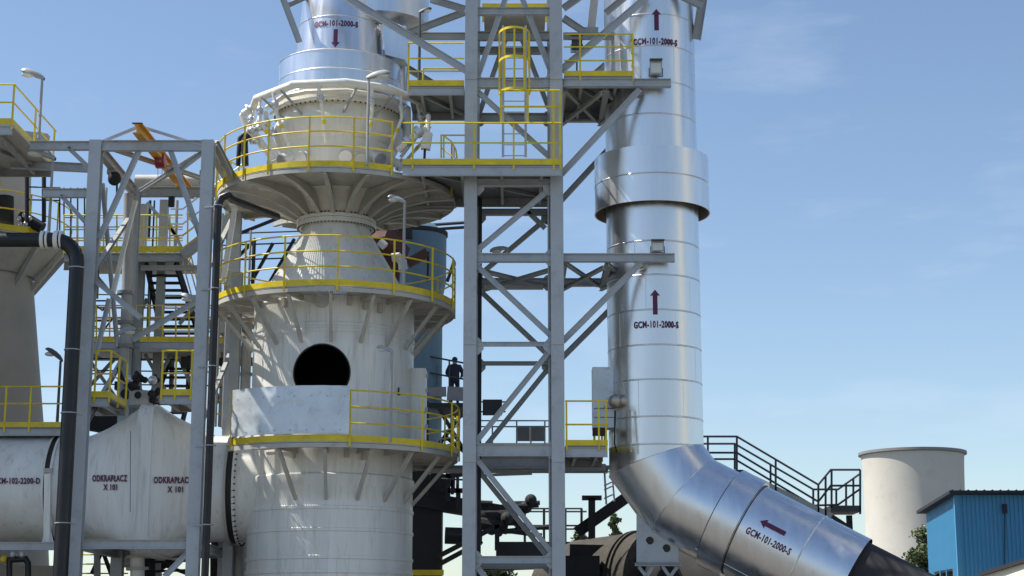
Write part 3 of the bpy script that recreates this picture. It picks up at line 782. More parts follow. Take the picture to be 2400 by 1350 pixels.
# stencils on the inclined run: local frame (along, round)
fx = dI.cross(V((0, 1, 0))).normalized()         # perpendicular to the run in the picture plane
if fx.z < 0: fx = -fx
fr = dI.cross(fx).normalized()
if fr.y > 0: fr = -fr                              # faces the camera
def on_run(s, off):
    def fn(x, y):
        a = (off + y) / RD; return pB + dI * (s + x) + (fr * math.cos(a) + fx * math.sin(a)) * (RD * 1.008 + .012)
    return fn
wrap('lettering', text_mesh('GCM-101-2000-S', S(112, 38.5), S(17, 38.5)), on_run(along(1820), S(-12, 38.5)), ed)
vf = arrow_mesh(S(64, 38.5), S(11, 38.5), S(23, 38.5), S(15, 38.5)); vf = ([(-y, x) for x, y in vf[0]], vf[1])
wrap('flow_arrow', vf, on_run(along(1815), S(20, 38.5)), ed)
# manhole stub with rounded cap on the left flank
st = MB(); q = P(1447, 942, 39.75); d = V((-.45, -.89, 0)).normalized(); d2 = V((.5, -.86, 0))
st.tube([P(1447, 942, 40.2), q + d * .1], .15, 20); st.sphere(q + d * .12, .165, .165, .165, 18, 12); st.tube([q + V((.05,.0,0)), q + V((.16, -.1, .0))], .17, 20); st.sphere(q + V((.17, -.11, 0)), .165)
st.build('inspection_port', M['clad_d'], ed, 60)
MB().tube([P(1442, 962, 39.5), P(1440, 1040, 39.5), P(1446, 1060, 39.4)], .02, 6).build('cable', M['dark'], ed)
MB().tube([P(1477, 960, 39.3), P(1479, 1060, 39.2)], .022, 6).build('conduit', M['clad_d'], ed)
# support saddle
sp = thing('duct_saddle', 'grey plate bracket with two round holes under the bend of the metal duct', 'bracket', P(1541, 1350, 40.0))
pl = [P(x, y, 39.9) for x, y in ((1492, 1318), (1590, 1318), (1590, 1283), (1560, 1262), (1530, 1240), (1508, 1222), (1492, 1200))]
b = MB(); nn = len(pl); b.add(pl + [q + V((0, .05, 0)) for q in pl], [list(range(nn)), list(range(2*nn-1, nn-1, -1))] + [[i, (i+1) % nn, nn+(i+1) % nn, nn+i] for i in range(nn)])
sad = b.build('saddle_plate', M['steel'], sp, 0)
for x, y in ((1523, 1267), (1562, 1285)):
    MB().tube([P(x, y, 39.892), P(x, y, 39.97)], S(9, 39.9), 20).build('hole', M['rubber'], sp)
I(sp, P(1488, 1323, 39.92), P(1596, 1323, 39.92), .07, .2, 'base_beam')
for a, b_ in ((1497, 1515), (1530, 1515), (1553, 1570), (1588, 1570)):
    I(sp, P(a, 1328, 39.92), P(b_, 1352, 39.92), .07, .07, 'leg')
for x in (1515, 1570): I(sp, P(x, 1352, 39.92), V((P(x, 1352, 39.92).x, 39.92, 0)), .14, .14, 'leg', up=YU)
flood_light('small grey flood light on the upper outrigger beam in front of the metal duct', (1537, 160), TF - .03, 30, 34, 186)
flood_light('small grey flood light on the lower outrigger beam in front of the metal duct', (1541, 578), TF - .03, 30, 24, 596)
flood_light('dark boxy flood light on a thin pole at the platform right of the lattice tower', (1352, 104), TF + .6, 26, 34, 178, 'lampdark')
# white cabinet
cb = thing('cabinet', 'tall white cabinet on the landing left of the metal duct', 'cabinet', P(1415, 1044, 40.2))
a = P(1390, 1002, 39.9); b = P(1442, 860, 39.9)
MB().box(((a.x + b.x) / 2, 40.15, (a.z + b.z) / 2), b.x - a.x, .5, b.z - a.z).build('body', M['panel'], cb, 0)
for yy in (957, 978): MB().bar(P(1392, yy, 39.888), P(1440, yy, 39.888), .006, .012).build('joint', M['dark'], cb, 0)
for yy in (876, 931): MB().bar(P(1422, yy, 39.885), P(1428, yy, 39.885), .02, .02).build('hinge', M['galv'], cb, 0)
for x in (1393, 1438): MB().bar(P(x, 1044, 40.1), P(x, 1002, 40.1), .05, .05, YU).build('leg', M['steel2'], cb, 0)
jb = thing('junction_box', 'small brown box on legs below the white cabinet', 'box', P(1405, 1044, 39.6))
MB().box(P(1405, 1012, 39.6), .32, .25, .17).build('body', M['rust'], jb, 0)
for x in (1393, 1417): MB().bar(P(x, 1044, 39.6), P(x, 1018, 39.6), .03, .03, YU).build('leg', M['yellow'], jb, 0)
# two panel backs behind the tower
s1 = thing('panel_box', 'dark grey box mounted behind the lattice tower above the thin railing', 'box', P(1154, 975, 41.9))
MB().box(P(1154, 955, 41.9), .48, .14, .38).build('housing', M['darkrail'], s1, 0)
for yy in (942, 965): MB().tube([P(1118, yy, 41.99), P(1185, yy, 41.99)], .02, 6).build('bracket', M['dark'], s1)
s2 = thing('sign_board', 'pair of grey panel backs on the far thin railing behind the lattice tower', 'panel', P(1243, 1072, 44))
for x in (1227, 1261): MB().box(P(x, 1016, 44), .33, .03, .40).build('panel', M['deck'], s2, 0)
MB().tube([P(1244, 1072, 44.03), P(1244, 998, 44.03)], .025, 6).build('post', M['steel2'], s2)
for x in (1215, 1273): MB().tube([P(x, 1050, 44.03), P(1244, 1072, 44.03)], .015, 6).build('stay', M['steel2'], s2)
wr = thing('walkway', 'thin grey railed walkway with yellow toe board seen through the foot of the lattice tower', 'walkway', P(1200, 1090, 43))
ya = 42.3
MB().bar(P(1000, 1100, ya + .6), P(1425, 1100, ya + .6), 1.2, .08).build('deck', M['deck'], wr, 0)
MB().bar(P(1118, 1078, ya), P(1290, 1078, ya), .012, .17).build('toe_board', M['yellow'], wr, 0)
I(wr, P(1118, 1095, ya), P(1420, 1095, ya), .16, .08, 'edge_beam', 'steel2')
for yy in (986, 1000, 1040):
    MB().tube([P(1100, yy, 43.4), P(1296, yy, 43.4)], .02, 6).build('handrail', M['steel2'], wr)
for x in (1154, 1211, 1277): MB().tube([P(x, 1090, 43.4), P(x, 986, 43.4)], .02, 6).build('post', M['steel2'], wr)
MB().tube([P(1244, 1085, 42), P(1244, 1110, 42), P(1130, 1114, 42)], .035, 8).build('drain_pipe', M['steel2'], wr)
street_lamp('flat lamp lying on the middle beam of the lattice tower', (1148, 590), (1188, 584), (1192, 596), TB - 1.0)
# ------------------------------------------------------------------ left: droplet separator and its duct
YD = 41.15
def loftx(items, parent, name, m, n=72, cap=False):
    b = MB(); vs = []
    for (x, yt, yb) in items:
        X = P(x, 1146, YD).x; zt_, zb_ = P(300, yt, YD).z, P(300, yb, YD).z; c = (zt_ + zb_) / 2; r = (zt_ - zb_) / 2
        for j in range(n):
            t = 2 * math.pi * j / n; vs.append(V((X, YD - r * math.cos(t), c + r * math.sin(t))))
    m_ = len(items); fs = [[i*n+j, i*n+(j+1) % n, (i+1)*n+(j+1) % n, (i+1)*n+j] for i in range(m_-1) for j in range(n)]
    if cap: fs += [list(range(n)), [(m_-1)*n+j for j in range(n-1, -1, -1)]]
    return b.add(vs, fs).build(name, M[m], parent, 25)
sep = thing('droplet_separator', 'white vessel stencilled ODKRAPLACZ inside the grey steel frame, box shaped in the middle', 'process vessel', P(330, 1300, YD))
BXF, BXB = 39.15, 43.15
bx0, bx1 = P(318, 1146, BXF).x, P(350, 1146, BXF).x; bzt, bzb = P(334, 945, BXF).z, P(334, 1292, BXF).z
def ring_c(xp, n=96):
    X = P(xp, 1146, YD).x; a_, b_ = P(300, 1022, YD).z, P(300, 1270, YD).z; c = (a_ + b_) / 2; r = (a_ - b_) / 2
    return [V((X, YD - r * math.cos(2*math.pi*j/n), c + r * math.sin(2*math.pi*j/n))) for j in range(n)]
def ring_b(X, n=96, g=0.0):
    c = (bzt + bzb) / 2; hz_ = (bzt - bzb) / 2 + g; hy = (BXB - BXF) / 2 + g; yc = (BXB + BXF) / 2; out = []
    for j in range(n):
        t = 2*math.pi*j/n; u, w = math.cos(t), math.sin(t); e = 9.0
        k = (abs(u)**e + abs(w)**e) ** (-1/e); out.append(V((X, yc - hy*k*u, c + hz_*k*w)))
    return out
def loft(rings, parent, name, m, sm=18):
    n = len(rings[0]); vs = [q for r in rings for q in r]
    return MB().add(vs, [[i*n+j, i*n+(j+1) % n, (i+1)*n+(j+1) % n, (i+1)*n+j] for i in range(len(rings)-1) for j in range(n)]).build(name, M[m], parent, sm)
def mixr(a, b, t): return [lerp(p, q, t) for p, q in zip(a, b)]
SEPM = []
rl, rbl, rbr, rr_ = ring_c(212), ring_b(bx0), ring_b(bx1), ring_c(505)
SEPM.append(loft([ring_c(150), rl] + [mixr(rl, rbl, t) for t in (.2, .4, .6, .8, 1)], sep, 'transition', 'white'))
SEPM.append(loft([ring_b(bx0 - .01), ring_b(bx0 - .01, g=.05), ring_b(bx0 + .03, g=.05), ring_b(bx0 + .03, g=.03), ring_b(bx1 - .03, g=.03), ring_b(bx1 - .03, g=.05), ring_b(bx1 + .01, g=.05), ring_b(bx1 + .01)], sep, 'middle_box', 'white'))
SEPM.append(loft([mixr(rbr, rr_, t) for t in (0, .2, .4, .6, .8, 1)] + [ring_c(548)], sep, 'transition', 'white'))
from mathutils.bvhtree import BVHTree
def paint(name, vf, xc, yc, objs, parent, px=None):
    """stencil lettering laid on the surface that stands at (xc, yc); vf in picture pixels"""
    eye = V((0, 0, CZ)); trees = []
    for o in objs:
        off = OFF[o.name]; me = o.data
        trees.append(BVHTree.FromPolygons([v.co + off for v in me.vertices], [list(p.vertices) for p in me.polygons]))
    vs = []
    for x, y in vf[0]:
        d = (P(xc + x, yc - y, 40) - eye).normalized(); best = None
        for t in trees:
            h = t.ray_cast(eye, d)
            if h[0] is not None and (best is None or h[3] < best[0]): best = (h[3], h[0])
        vs.append((best[1] if best else P(xc + x, yc - y, 39)) - d * .03)
    return MB().add(vs, vf[1]).build(name, M['ink'], parent, 0)
for body, w, h, x, y in (('ODKRAPŁACZ', 82, 16, 257, 1121), ('X 101', 33, 15, 258, 1142), ('ODKRAPŁACZ', 92, 16, 406, 1125), ('X 101', 37, 15, 411, 1147)):
    paint('lettering', text_mesh(body, w, h), x, y, SEPM, sep)
MB().tube([P(306, 1010, 38.85), P(305, 1200, 38.8)], .007, 6).build('seam_line', M['dark'], sep)  # thin dark tube laid as the separator's seam line
MB().tube([P(322, 1288, YD), P(322, 1420, YD)], .17, 18).build('outlet_pipe', M['white'], sep)
for yy in (1302, 1330): MB().tube([P(322, yy, YD), P(322, yy + 6, YD)], .27, 20).build('pipe_flange', M['under'], sep)
MB().tube([P(329, 952, YD), P(330, 918, YD)], .30, 20).build('top_nozzle', M['under'], sep)
for i in range(34):
    x, y = random.uniform(288, 372), random.uniform(882, 940)
    q = P(x, y, YD + random.uniform(-.6, .4)); hd = MB()
    if i % 3: hd.sphere(q, random.uniform(.06, .12), n=8, m=6).build('valve', M['galv' if i % 5 == 0 else 'dark'], sep)
    else: hd.tube([q, q + V((random.uniform(-.3, .3), random.uniform(-.2, .2), random.uniform(.05, .3)))], .05, 6).build('pipe', M['dark'], sep)
dl = thing('horizontal_duct', 'white horizontal duct stencilled M-102-2200-D running out of the left edge', 'duct', P(60, 1300, YD))
pl_ = loftx([(-300, 1022, 1270), (134, 1022, 1270)], dl, 'pipe', 'white')
for x0, x1 in ((131, 135), (147, 152)): loftx([(x0, 1030, 1262), (x0, 1017, 1275), (x1, 1017, 1275), (x1, 1030, 1262)], dl, 'duct_flange', 'white')
loftx([(135, 1020, 1272), (147, 1020, 1272)], dl, 'joint_band', 'rubber')
paint('lettering', text_mesh('GCM-102-2200-D', 112, 15), 38, 1127, [pl_], dl)
MB().bar(P(112, 1110, 39.3), P(110, 1275, 39.3), .14, .1, YU).build('saddle_post', M['white'], dl, 0)
MB().bar(P(103, 1103, 39.28), P(123, 1103, 39.28), .1, .1).build('saddle_lug', M['under'], dl, 0)
MB().add([P(98, 1272, 39.3), P(126, 1272, 39.3), P(118, 1235, 39.3), P(106, 1235, 39.3)] + [P(98, 1272, 41.5), P(126, 1272, 41.5), P(118, 1235, 41.5), P(106, 1235, 41.5)], [[0,1,2,3],[7,6,5,4],[0,4,5,1],[1,5,6,2],[2,6,7,3],[3,7,4,0]]).build('saddle_foot', M['white'], dl, 0)
cn = thing('duct_connector', 'flanged white duct piece with dark rubber joint between separator and white tower', 'duct', P(565, 1300, YD))
for x0, x1, mm, yt, yb in ((544, 549, 'under', 1012, 1280), (549, 563, 'rubber', 1018, 1274), (563, 568, 'white', 1012, 1280)):
    loftx([(x0, yt + 14, yb - 14), (x0, yt, yb), (x1, yt, yb), (x1, yt + 14, yb - 14)], cn, 'joint_flange' if mm != 'rubber' else 'rubber_joint', mm)
bb = MB()
for k in range(56):
    t = 2 * math.pi * k / 56; X = P(560, 1146, YD).x; rr = S(128.5, YD); c = P(560, 1146, YD).z
    q = V((X, YD - rr * math.cos(t), c + rr * math.sin(t))); bb.bar(q + V((.04, 0, 0)), q + V((.12, 0, 0)), .035, .035)
bb.build('bolt_ring', M['dark'], cn, 0)['kind'] = 'stuff'
X0 = P(560, 1146, YD).x
loftx([(568, 1022, 1270), (640, 1022, 1270)], cn, 'pipe', 'white')

# ------------------------------------------------------------------ left steel frame
LF, LB = 38.0, 42.1
sf = thing('steel_gantry', 'grey steel frame of columns and braces round the white separator on the left', 'steel frame', P(340, 1500, (LF + LB) / 2))
fl, fr2 = P(205, 750, LF).x, P(474, 750, LF).x
ztop = P(360, 331, LF).z
lz = lambda y: P(360, y, LF).z
for x in (fl, fr2):
    for Y in (LF, LB): MB().ibeam((x, Y, 0), (x, Y, ztop), .28, .28, YU, .022, .016).build('column', M['steel'], sf, 0)
def LBm(a, b, h=.2, w=.16, Y=None, Y2=None, nm='beam', m='steel'):
    return I(sf, P(*a, Y or LF), P(*b, Y2 or Y or LF), h, w, nm, m)
zc = ztop - .12
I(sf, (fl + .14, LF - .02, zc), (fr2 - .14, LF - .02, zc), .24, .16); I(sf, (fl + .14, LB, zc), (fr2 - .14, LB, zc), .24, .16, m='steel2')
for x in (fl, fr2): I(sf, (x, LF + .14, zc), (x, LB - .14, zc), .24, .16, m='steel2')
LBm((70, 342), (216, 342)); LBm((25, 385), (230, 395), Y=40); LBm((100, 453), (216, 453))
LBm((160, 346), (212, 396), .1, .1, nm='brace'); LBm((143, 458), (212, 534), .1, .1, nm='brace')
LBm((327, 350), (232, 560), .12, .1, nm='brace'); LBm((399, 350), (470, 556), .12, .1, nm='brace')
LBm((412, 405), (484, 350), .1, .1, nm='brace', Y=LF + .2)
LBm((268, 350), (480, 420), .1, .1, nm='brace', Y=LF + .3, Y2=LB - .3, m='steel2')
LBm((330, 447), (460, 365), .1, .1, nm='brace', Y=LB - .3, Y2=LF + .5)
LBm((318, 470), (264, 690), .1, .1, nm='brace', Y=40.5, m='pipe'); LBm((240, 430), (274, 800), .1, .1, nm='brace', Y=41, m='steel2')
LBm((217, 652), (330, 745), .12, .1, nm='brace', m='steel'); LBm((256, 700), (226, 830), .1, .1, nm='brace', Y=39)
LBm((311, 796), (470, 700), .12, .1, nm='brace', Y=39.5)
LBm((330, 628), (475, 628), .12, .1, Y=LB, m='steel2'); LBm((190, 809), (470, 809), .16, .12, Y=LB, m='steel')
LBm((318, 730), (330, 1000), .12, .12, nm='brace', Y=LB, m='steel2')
LBm((165, 1276), (462, 1276), .2, .16); LBm((-200, 1280), (165, 1280), .18, .16, Y=39.2)
LBm((385, 1352), (446, 1290), .12, .1, nm='brace')
for x in (fl, fr2): I(sf, (x, LF + .14, lz(1276)), (x, LB - .14, lz(1276)), .2, .16, m='steel2')
I(sf, (fl + .14, LB, lz(1276)), (fr2 - .14, LB, lz(1276)), .2, .16, m='steel2')
for a, b in (((fl, LF), (fl, LB)), ((fr2, LF), (fr2, LB))):
    I(sf, (a[0], a[1] + .15, lz(640)), (b[0], b[1] - .15, lz(400)), .1, .1, 'brace', 'steel2')
    I(sf, (a[0], a[1] + .15, lz(1000)), (b[0], b[1] - .15, lz(760)), .1, .1, 'brace', 'steel2')
# inclined hangers right of the frame towards the ring platform
LBm((505, 335), (548, 420), .16, .12, Y=LF + .2, Y2=39.2, nm='brace', m='steel2')
# yellow hoist beam, lying along the depth on A-frame struts
hb = thing('hoist_beam', 'orange monorail hoist beam sloping out over the grey steel frame', 'hoist beam', P(320, 331, 37.6))
MB().ibeam(P(322, 300, 37.3), P(447, 455, 43.6), .26, .2, V((0, 0, 1)), .03, .02).build('monorail', M['orange'], hb, 0)
for a in ((232, 335), (484, 345)):
    MB().bar(P(*a, LF - .02), P(328, 296, LF), .06, .06).build('strut', M['steel'], hb, 0)
MB().bar(P(310, 289, 37.3), P(334, 289, 37.3), .06, .02).build('end_plate', M['dark'], hb, 0)
tr = thing('hoist_trolley', 'small red trolley hanging under the orange hoist beam', 'trolley', P(377, 395, 39.5))
for dx in (-8, 8): MB().box(P(376 + dx, 377, 39.5), .05, .28, .26).build('side_plate', M['red'], tr, 0)
MB().box(P(376, 388, 39.5), .22, .18, .1).build('hoist_body', M['red'], tr, 0)
for dx in (-6, 4): MB().tube([P(376 + dx, 393, 39.5), P(376 + dx, 425, 39.5)], .008, 5).build('chain', M['galv'], tr)
hk = thing('chain_hoist', 'dark chain hoist motor hanging inside the grey steel frame', 'hoist', P(272, 440, 39.6))
MB().sphere(P(268, 418, 39.6), .16, .14, .18).build('motor', M['dark'], hk); MB().box(P(262, 403, 39.6), .2, .16, .12).build('housing', M['steel2'], hk, 0)
MB().tube([P(274, 430, 39.6), P(274, 480, 39.6)], .025, 6).build('cable', M['dark'], hk)

# ------------------------------------------------------------------ black pipes
bp1 = thing('black_pipe', 'thick black pipe with pale flanged joint, running in from the left and bending down', 'pipe', (P(173, 900, 37.4).x, 37.4, 0))
X = P(176, 700, 37.4).x; zc = P(100, 562, 37.4).z
pts = [P(-150, 562, 37.4), V((X - .55, 37.4, zc))]
for t in (15, 30, 45, 60, 75): pts.append(V((X - .55 + .55 * math.sin(R(t)), 37.4, zc - .55 + .55 * math.cos(R(t)))))
pts += [V((X, 37.4, zc - .55)), V((X, 37.4, 0))]
for i in range(1, len(pts)): pts[i].z = min(pts[i].z, zc)
MB().tube(pts, .165, 22).build('pipe', M['black'], bp1, 40)
for x, w in ((97, 8), (109, 5), (128, 10), (142, 4)):
    MB().tube([P(x, 562, 37.4), P(x + w, 562, 37.4)], .205, 22).build('flange_ring', M['pipe'], bp1, 30)
for yy in (628, 820, 968, 1226):
    q = V((X, 37.4, P(170, yy, 37.4).z)); MB().tube([q - V((0, 0, .012)), q + V((0, 0, .012))], .185, 20).bar(q + V((-.18, 0, 0)), q + V((.2, .35, 0)), .03, .03).build('clamp', M['lampgrey'], bp1, 30)
bp2 = thing('black_pipe', 'slim black pipe with clamps running down beside the right column of the grey frame', 'pipe', (P(498, 900, 37.7).x, 37.7, 0))
X = P(502, 750, 37.7).x
q = P(513, 478, 37.7); r0 = .22
pts = [P(650, 508, 40.2), P(545, 468, 38.0), V((X + .2, 37.75, P(516, 458, 37.7).z + .02)), V((X + .06, 37.7, P(516, 464, 37.7).z)), V((X, 37.7, P(514, 482, 37.7).z)), V((X, 37.7, 0))]
MB().tube(pts, .085, 16).build('pipe', M['black'], bp2, 40)
for yy in (482, 676, 858, 1044, 1230):
    q = V((X, 37.7, P(490, yy, 37.7).z)); MB().tube([q - V((0, 0, .012)), q + V((0, 0, .012))], .11, 16).bar(q + V((.14, 0, 0)), q + V((-.34, .15, 0)), .03, .03).build('clamp', M['lampgrey'], bp2, 30)

# ------------------------------------------------------------------ small landings on the separator
def set_lab(o, t): o['label'] = t; return o
flat_platform('small yellow railed landing beside the thick black pipe on top of the separator', 183, 256, 931, 38.3, 40.0, 917, (822, 876), [188, 221, 256], beam=.16, right=True)
flat_platform('small yellow railed landing beside the slim black pipe on top of the separator', 375, 450, 926, 38.6, 40.0, 912, (822, 875), [378, 410, 447], beam=.16, right=True)
flat_platform('yellow railed walkway on top of the white duct at the left edge', -50, 150, 1001, 40.4, 42.2, 989, (906, 946), [-45, 10, 68, 148], beam=.16)
up = flat_platform('uppermost left yellow railed platform with a tall lamp, cut by the picture edge', -150, 28, 291, 37.0, 40.6, 277, (198, 240), [-60, 28], beam=.2, right=True, deckmat='under')
MB().bar(P(-100, 305, 40.5), P(112, 330, 40.5), .25, .3).build('edge_beam', M['steel2'], up, 0)
ch = thing('chimney', 'tapering beige chimney behind the black pipe at the left edge', 'chimney', (P(-60, 800, 47).x, 47, 0))
cc = (P(-60, 800, 47).x, 47)
MB().lathe([(S(225, 47), 0), (S(166, 47), P(0, 985, 47).z), (S(112, 47), P(0, 560, 47).z), (S(104, 47), P(0, 380, 47).z), (S(104, 47), P(0, 340, 47).z)], cc, 64).build('shaft', M['beige'], ch)
cr2 = S(206, 47)
zc = P(-60, 580, 47).z
cp = thing('ring_platform', 'grey ring platform with yellow rails round the beige chimney at the left edge', 'platform', (cc[0], cc[1], zc), 'yellow railed platforms ringing the white tower'); del cp['group']
MB().lathe([(1.1, zc - .05), (cr2, zc - .05), (cr2, zc), (1.1, zc)], cc, 40, closed=True).build('deck', M['under'], cp, 20)
rails(cp, arc(cc, cr2, -90, 120, zc), (1.1, .6), [hpt(cc, cr2, a, zc) for a in (-20, 5, 25, 48, 72, 95, 115)], toe=.16)
for a in (0, 30, 60, 90, 120):
    MB().bar(hpt(cc, cr2 - .1, a, zc - .06), hpt(cc, 1.3, a, zc - 1.5), .14, .14).build('strut', M['under'], cp, 0)
MB().lathe([(cr2 - .9, zc - .9), (cr2 - .15, zc - .06), (cr2 - .2, zc - .05), (cr2 - 1.0, zc - .85)], cc, 30, closed=True, a0=-80, a1=110).build('skirt', M['under'], cp, 20)
mo = thing('motor', 'dark motor with fittings on the chimney ring platform', 'motor', hpt(cc, cr2 - .5, 25, zc))
MB().tube([P(8, 525, 45.4), P(8, 462, 45.4)], .28, 16).build('drum', M['dark'], mo)
MB().tube([P(48, 505, 45.4), P(100, 535, 45.4)], .16, 12).build('casing', M['dark'], mo)
for x, y in ((45, 512), (58, 505), (60, 525), (48, 525), (70, 512)): MB().sphere(P(x, y, 45.2), .07).build('fitting', M['galv'], mo)

# ------------------------------------------------------------------ background access stair behind the frame
st = thing('stair_tower', 'grey stair tower with yellow toe boards seen behind the grey steel frame', 'stair tower', P(330, 1500, 46))
YS = 46.0
def bgbar(a, b, w=.1, nm='beam', m='steel2', Y=YS, Y2=None): return MB().bar(P(*a, Y), P(*b, Y2 or Y), w, w).build(nm, M[m], st, 0)
for (x, y0, y1) in ((337, 480, 1330), (386, 470, 1330), (560, 640, 1330), (545, 470, 1000)): bgbar((x, y0), (x - (y1 - y0) * .045, y1), .22, 'column')
for x0, x1, y, Y0, Y1 in ((150, 428, 594, 45, 47.5), (195, 560, 806, 45, 47.5)):
    a, b = P(x0, y, Y0), P(x1, y, Y0)
    MB().bar((a.x, (Y0+Y1)/2, a.z), (b.x, (Y0+Y1)/2, b.z), Y1 - Y0, .05).build('deck', M['under'], st, 0)
    MB().bar(P(x0, y - 10, Y0), P(x1, y - 10, Y0), .012, .17).build('toe_board', M['yellow'], st, 0)
    MB().ibeam(P(x0, y + 10, Y0), P(x1, y + 10, Y0), .22, .1).build('beam', M['steel2'], st, 0)
    MB().ibeam(P(x0, y + 30, Y1), P(x1, y + 30, Y1), .22, .1).build('beam', M['steel2'], st, 0)
    for dy in (-90, -62, -36):
        MB().tube([P(x0, y + dy, Y0), P(x1, y + dy, Y0)], .02, 6).build('handrail', M['yellow'], st)
        MB().tube([P(x0, y + dy + 6, Y1), P(x1, y + dy + 6, Y1)], .02, 6).build('handrail', M['yellow'], st)
    k = x0
    while k < x1:
        MB().tube([P(k, y, Y0), P(k, y - 90, Y0)], .022, 6).build('post', M['yellow'], st); k += 31
bgbar((428, 600), (575, 486), .24, 'stringer', 'steel2', 45); MB().bar(P(428, 588, 44.9), P(575, 474, 44.9), .012, .16).build('toe_board', M['yellow'], st, 0)
for dy, mm in ((-100, 'pipe'), (-65, 'pipe'), (-38, 'yellow')):  # two rails are white to put the sunlight into their colour
    MB().tube([P(400, 590 + dy, 45), P(428, 590 + dy, 45), P(575, 480 + dy, 45)], .025, 6).build('handrail', M[mm], st)
for k in range(5): MB().tube([P(440 + k * 30, 580 - k * 23, 45), P(440 + k * 30, 482 - k * 23, 45)], .022, 6).build('post', M['yellow'], st)
# flight
for (a, b) in (((342, 615), (382, 795)), ((412, 615), (470, 795))):
    MB().bar(P(*a, 45.6), P(*b, 47.4), .06, .26).build('stringer', M['dark'], st, 0)
for k in range(10):
    t = (k + .5) / 10; q0 = lerp(P(344, 620, 45.6), P(384, 790, 47.4), t); q1 = lerp(P(412, 620, 45.6), P(468, 790, 47.4), t)
    MB().bar(q0, q1, .26, .035).build('tread', M['dark'], st, 0)
for dx in (0, 14): MB().tube([P(424 + dx, 600, 45.5), P(470 + dx, 770, 47.3)], .022, 6).build('handrail', M['pipe'], st)  # white paint stands in for sun on these rails
MB().tube([P(430, 640, 45.4), P(448, 600, 45.4), P(470, 690, 45.6), P(490, 780, 45.6)], .02, 6).build('handrail', M['yellow'], st)
for a, b in (((218, 705), (260, 705)), ((218, 752), (262, 752)), ((218, 710), (240, 728)), ((218, 762), (240, 778)), ((240, 728), (262, 700)), ((240, 778), (265, 745))):
    bgbar(a, b, .04, 'brace', 'dark')
for a, b in (((495, 900), (545, 990)), ((495, 960), (540, 900)), ((340, 830), (390, 920)), ((400, 830), (350, 930)), ((420, 840), (460, 930)), ((200, 830), (270, 930))):
    bgbar(a, b, .09, 'brace', 'steel2')
MB().bar(P(497, 770, 45), P(548, 770, 45), .5, .3).build('deck', M['under'], st, 0)
for yy in (860, 882, 905, 935, 968):
    MB().tube([P(490, yy, 44.5), P(560, yy + 8, 44.5)], .02, 6).build('handrail', M['yellow' if yy != 905 else 'dark'], st)
for x in (500, 521, 544): MB().tube([P(x, 1005, 44.5), P(x, 860, 44.5)], .022, 6).build('post', M['yellow'], st)
for x, y0, y1, r_, mm in ((352, 600, 800, .03, 'steel2'), (362, 470, 800, .025, 'dark'), (372, 600, 810, .03, 'steel2'), (233, 560, 700, .04, 'steel2'), (250, 440, 520, .03, 'steel2'), (415, 470, 600, .05, 'steel2'), (352, 470, 560, .04, 'dark'), (443, 820, 930, .05, 'dark'), (300, 830, 930, .06, 'dark'), (372, 820, 940, .09, 'under'), (405, 815, 930, .07, 'steel2')):
    MB().tube([P(x, y0, 46.8), P(x - (y1 - y0) * .04, y1, 46.8)], r_, 8).build('thin_pipe', M[mm], st)
for (a, b) in (((470, 815), (425, 1000)), ((405, 815), (345, 1000))):
    MB().bar(P(*a, 47.2), P(*b, 45.4), .06, .24).build('stringer', M['dark'], st, 0)
for k in range(9):
    t = (k + .5) / 9; MB().bar(lerp(P(470, 815, 47.2), P(425, 1000, 45.4), t), lerp(P(405, 815, 47.2), P(345, 1000, 45.4), t), .26, .035).build('tread', M['dark'], st, 0)
for a, b in (((265, 600), (330, 700)), ((345, 700), (300, 790)), ((420, 760), (480, 690)), ((205, 620), (262, 690)), ((345, 475), (420, 560)), ((440, 500), (478, 560)), ((210, 905), (270, 840)), ((385, 500), (430, 590))):
    bgbar(a, b, .09, 'brace', 'steel2', 46.6)
for x in (150, 166, 182, 198): MB().tube([P(x, 594, 46), P(x, 440, 46)], .022, 6).build('post', M['darkrail'], st)
for yy in (440, 470): MB().tube([P(60, yy - 2, 46), P(140, yy, 46), P(140, yy + 70, 46)], .022, 6).build('handrail', M['darkrail'], st)
for yy in (690, 720, 745): MB().tube([P(205, yy, 47), P(490, yy + 3, 47)], .02, 6).build('handrail', M['yellow'], st)
for x in (63, 103): MB().tube([P(x, 395, 44.6), P(x, 520, 44.6)], .06, 8).build('post', M['dark'], st)
for yy, a_ in ((840, 0), (868, 0), (900, 0)): MB().tube([P(205, yy, 46), P(500, yy + 4, 46)], .02, 6).build('handrail', M['darkrail'], st)
for k, (x, y) in enumerate(((330, 812), (352, 815), (440, 850), (460, 905), (285, 905), (300, 940), (240, 965), (262, 975))):
    MB().box(P(x, y, 45.2), .32, .3, .16 + .06 * (k % 3)).build('equipment_box', M['dark'], st, 0)
MB().bar(P(205, 985, 44.5), P(290, 1000, 44.5), .5, .5).build('tray', M['dark'], st, 0)
for x, y0, y1, r_, mm in ((522, 500, 1000, .04, 'steel2'), (533, 690, 1000, .06, 'under'), (596, 560, 700, .05, 'dark'), (588, 540, 690, .03, 'steel2'), (512, 560, 980, .03, 'galv')):
    MB().tube([P(x, y0, 44), P(x - (y1 - y0) * .035, y1, 44)], r_, 8).build('thin_pipe', M[mm], st)
for a, b in (((530, 560), (680, 500)), ((610, 700), (690, 560)), ((520, 640), (600, 560)), ((520, 850), (590, 760)), ((590, 660), (640, 570))):
    bgbar(a, b, .08, 'brace', 'dark', 45)
for yy in (548, 575, 610): MB().tube([P(520, yy, 45.5), P(700, yy - 6, 45.5)], .022, 6).build('handrail', M['darkrail'], st)
for yy in (760, 848): MB().bar(P(490, yy, 45.5), P(600, yy, 45.5), .1, .22).build('beam', M['dark' if yy > 800 else 'steel2'], st, 0)
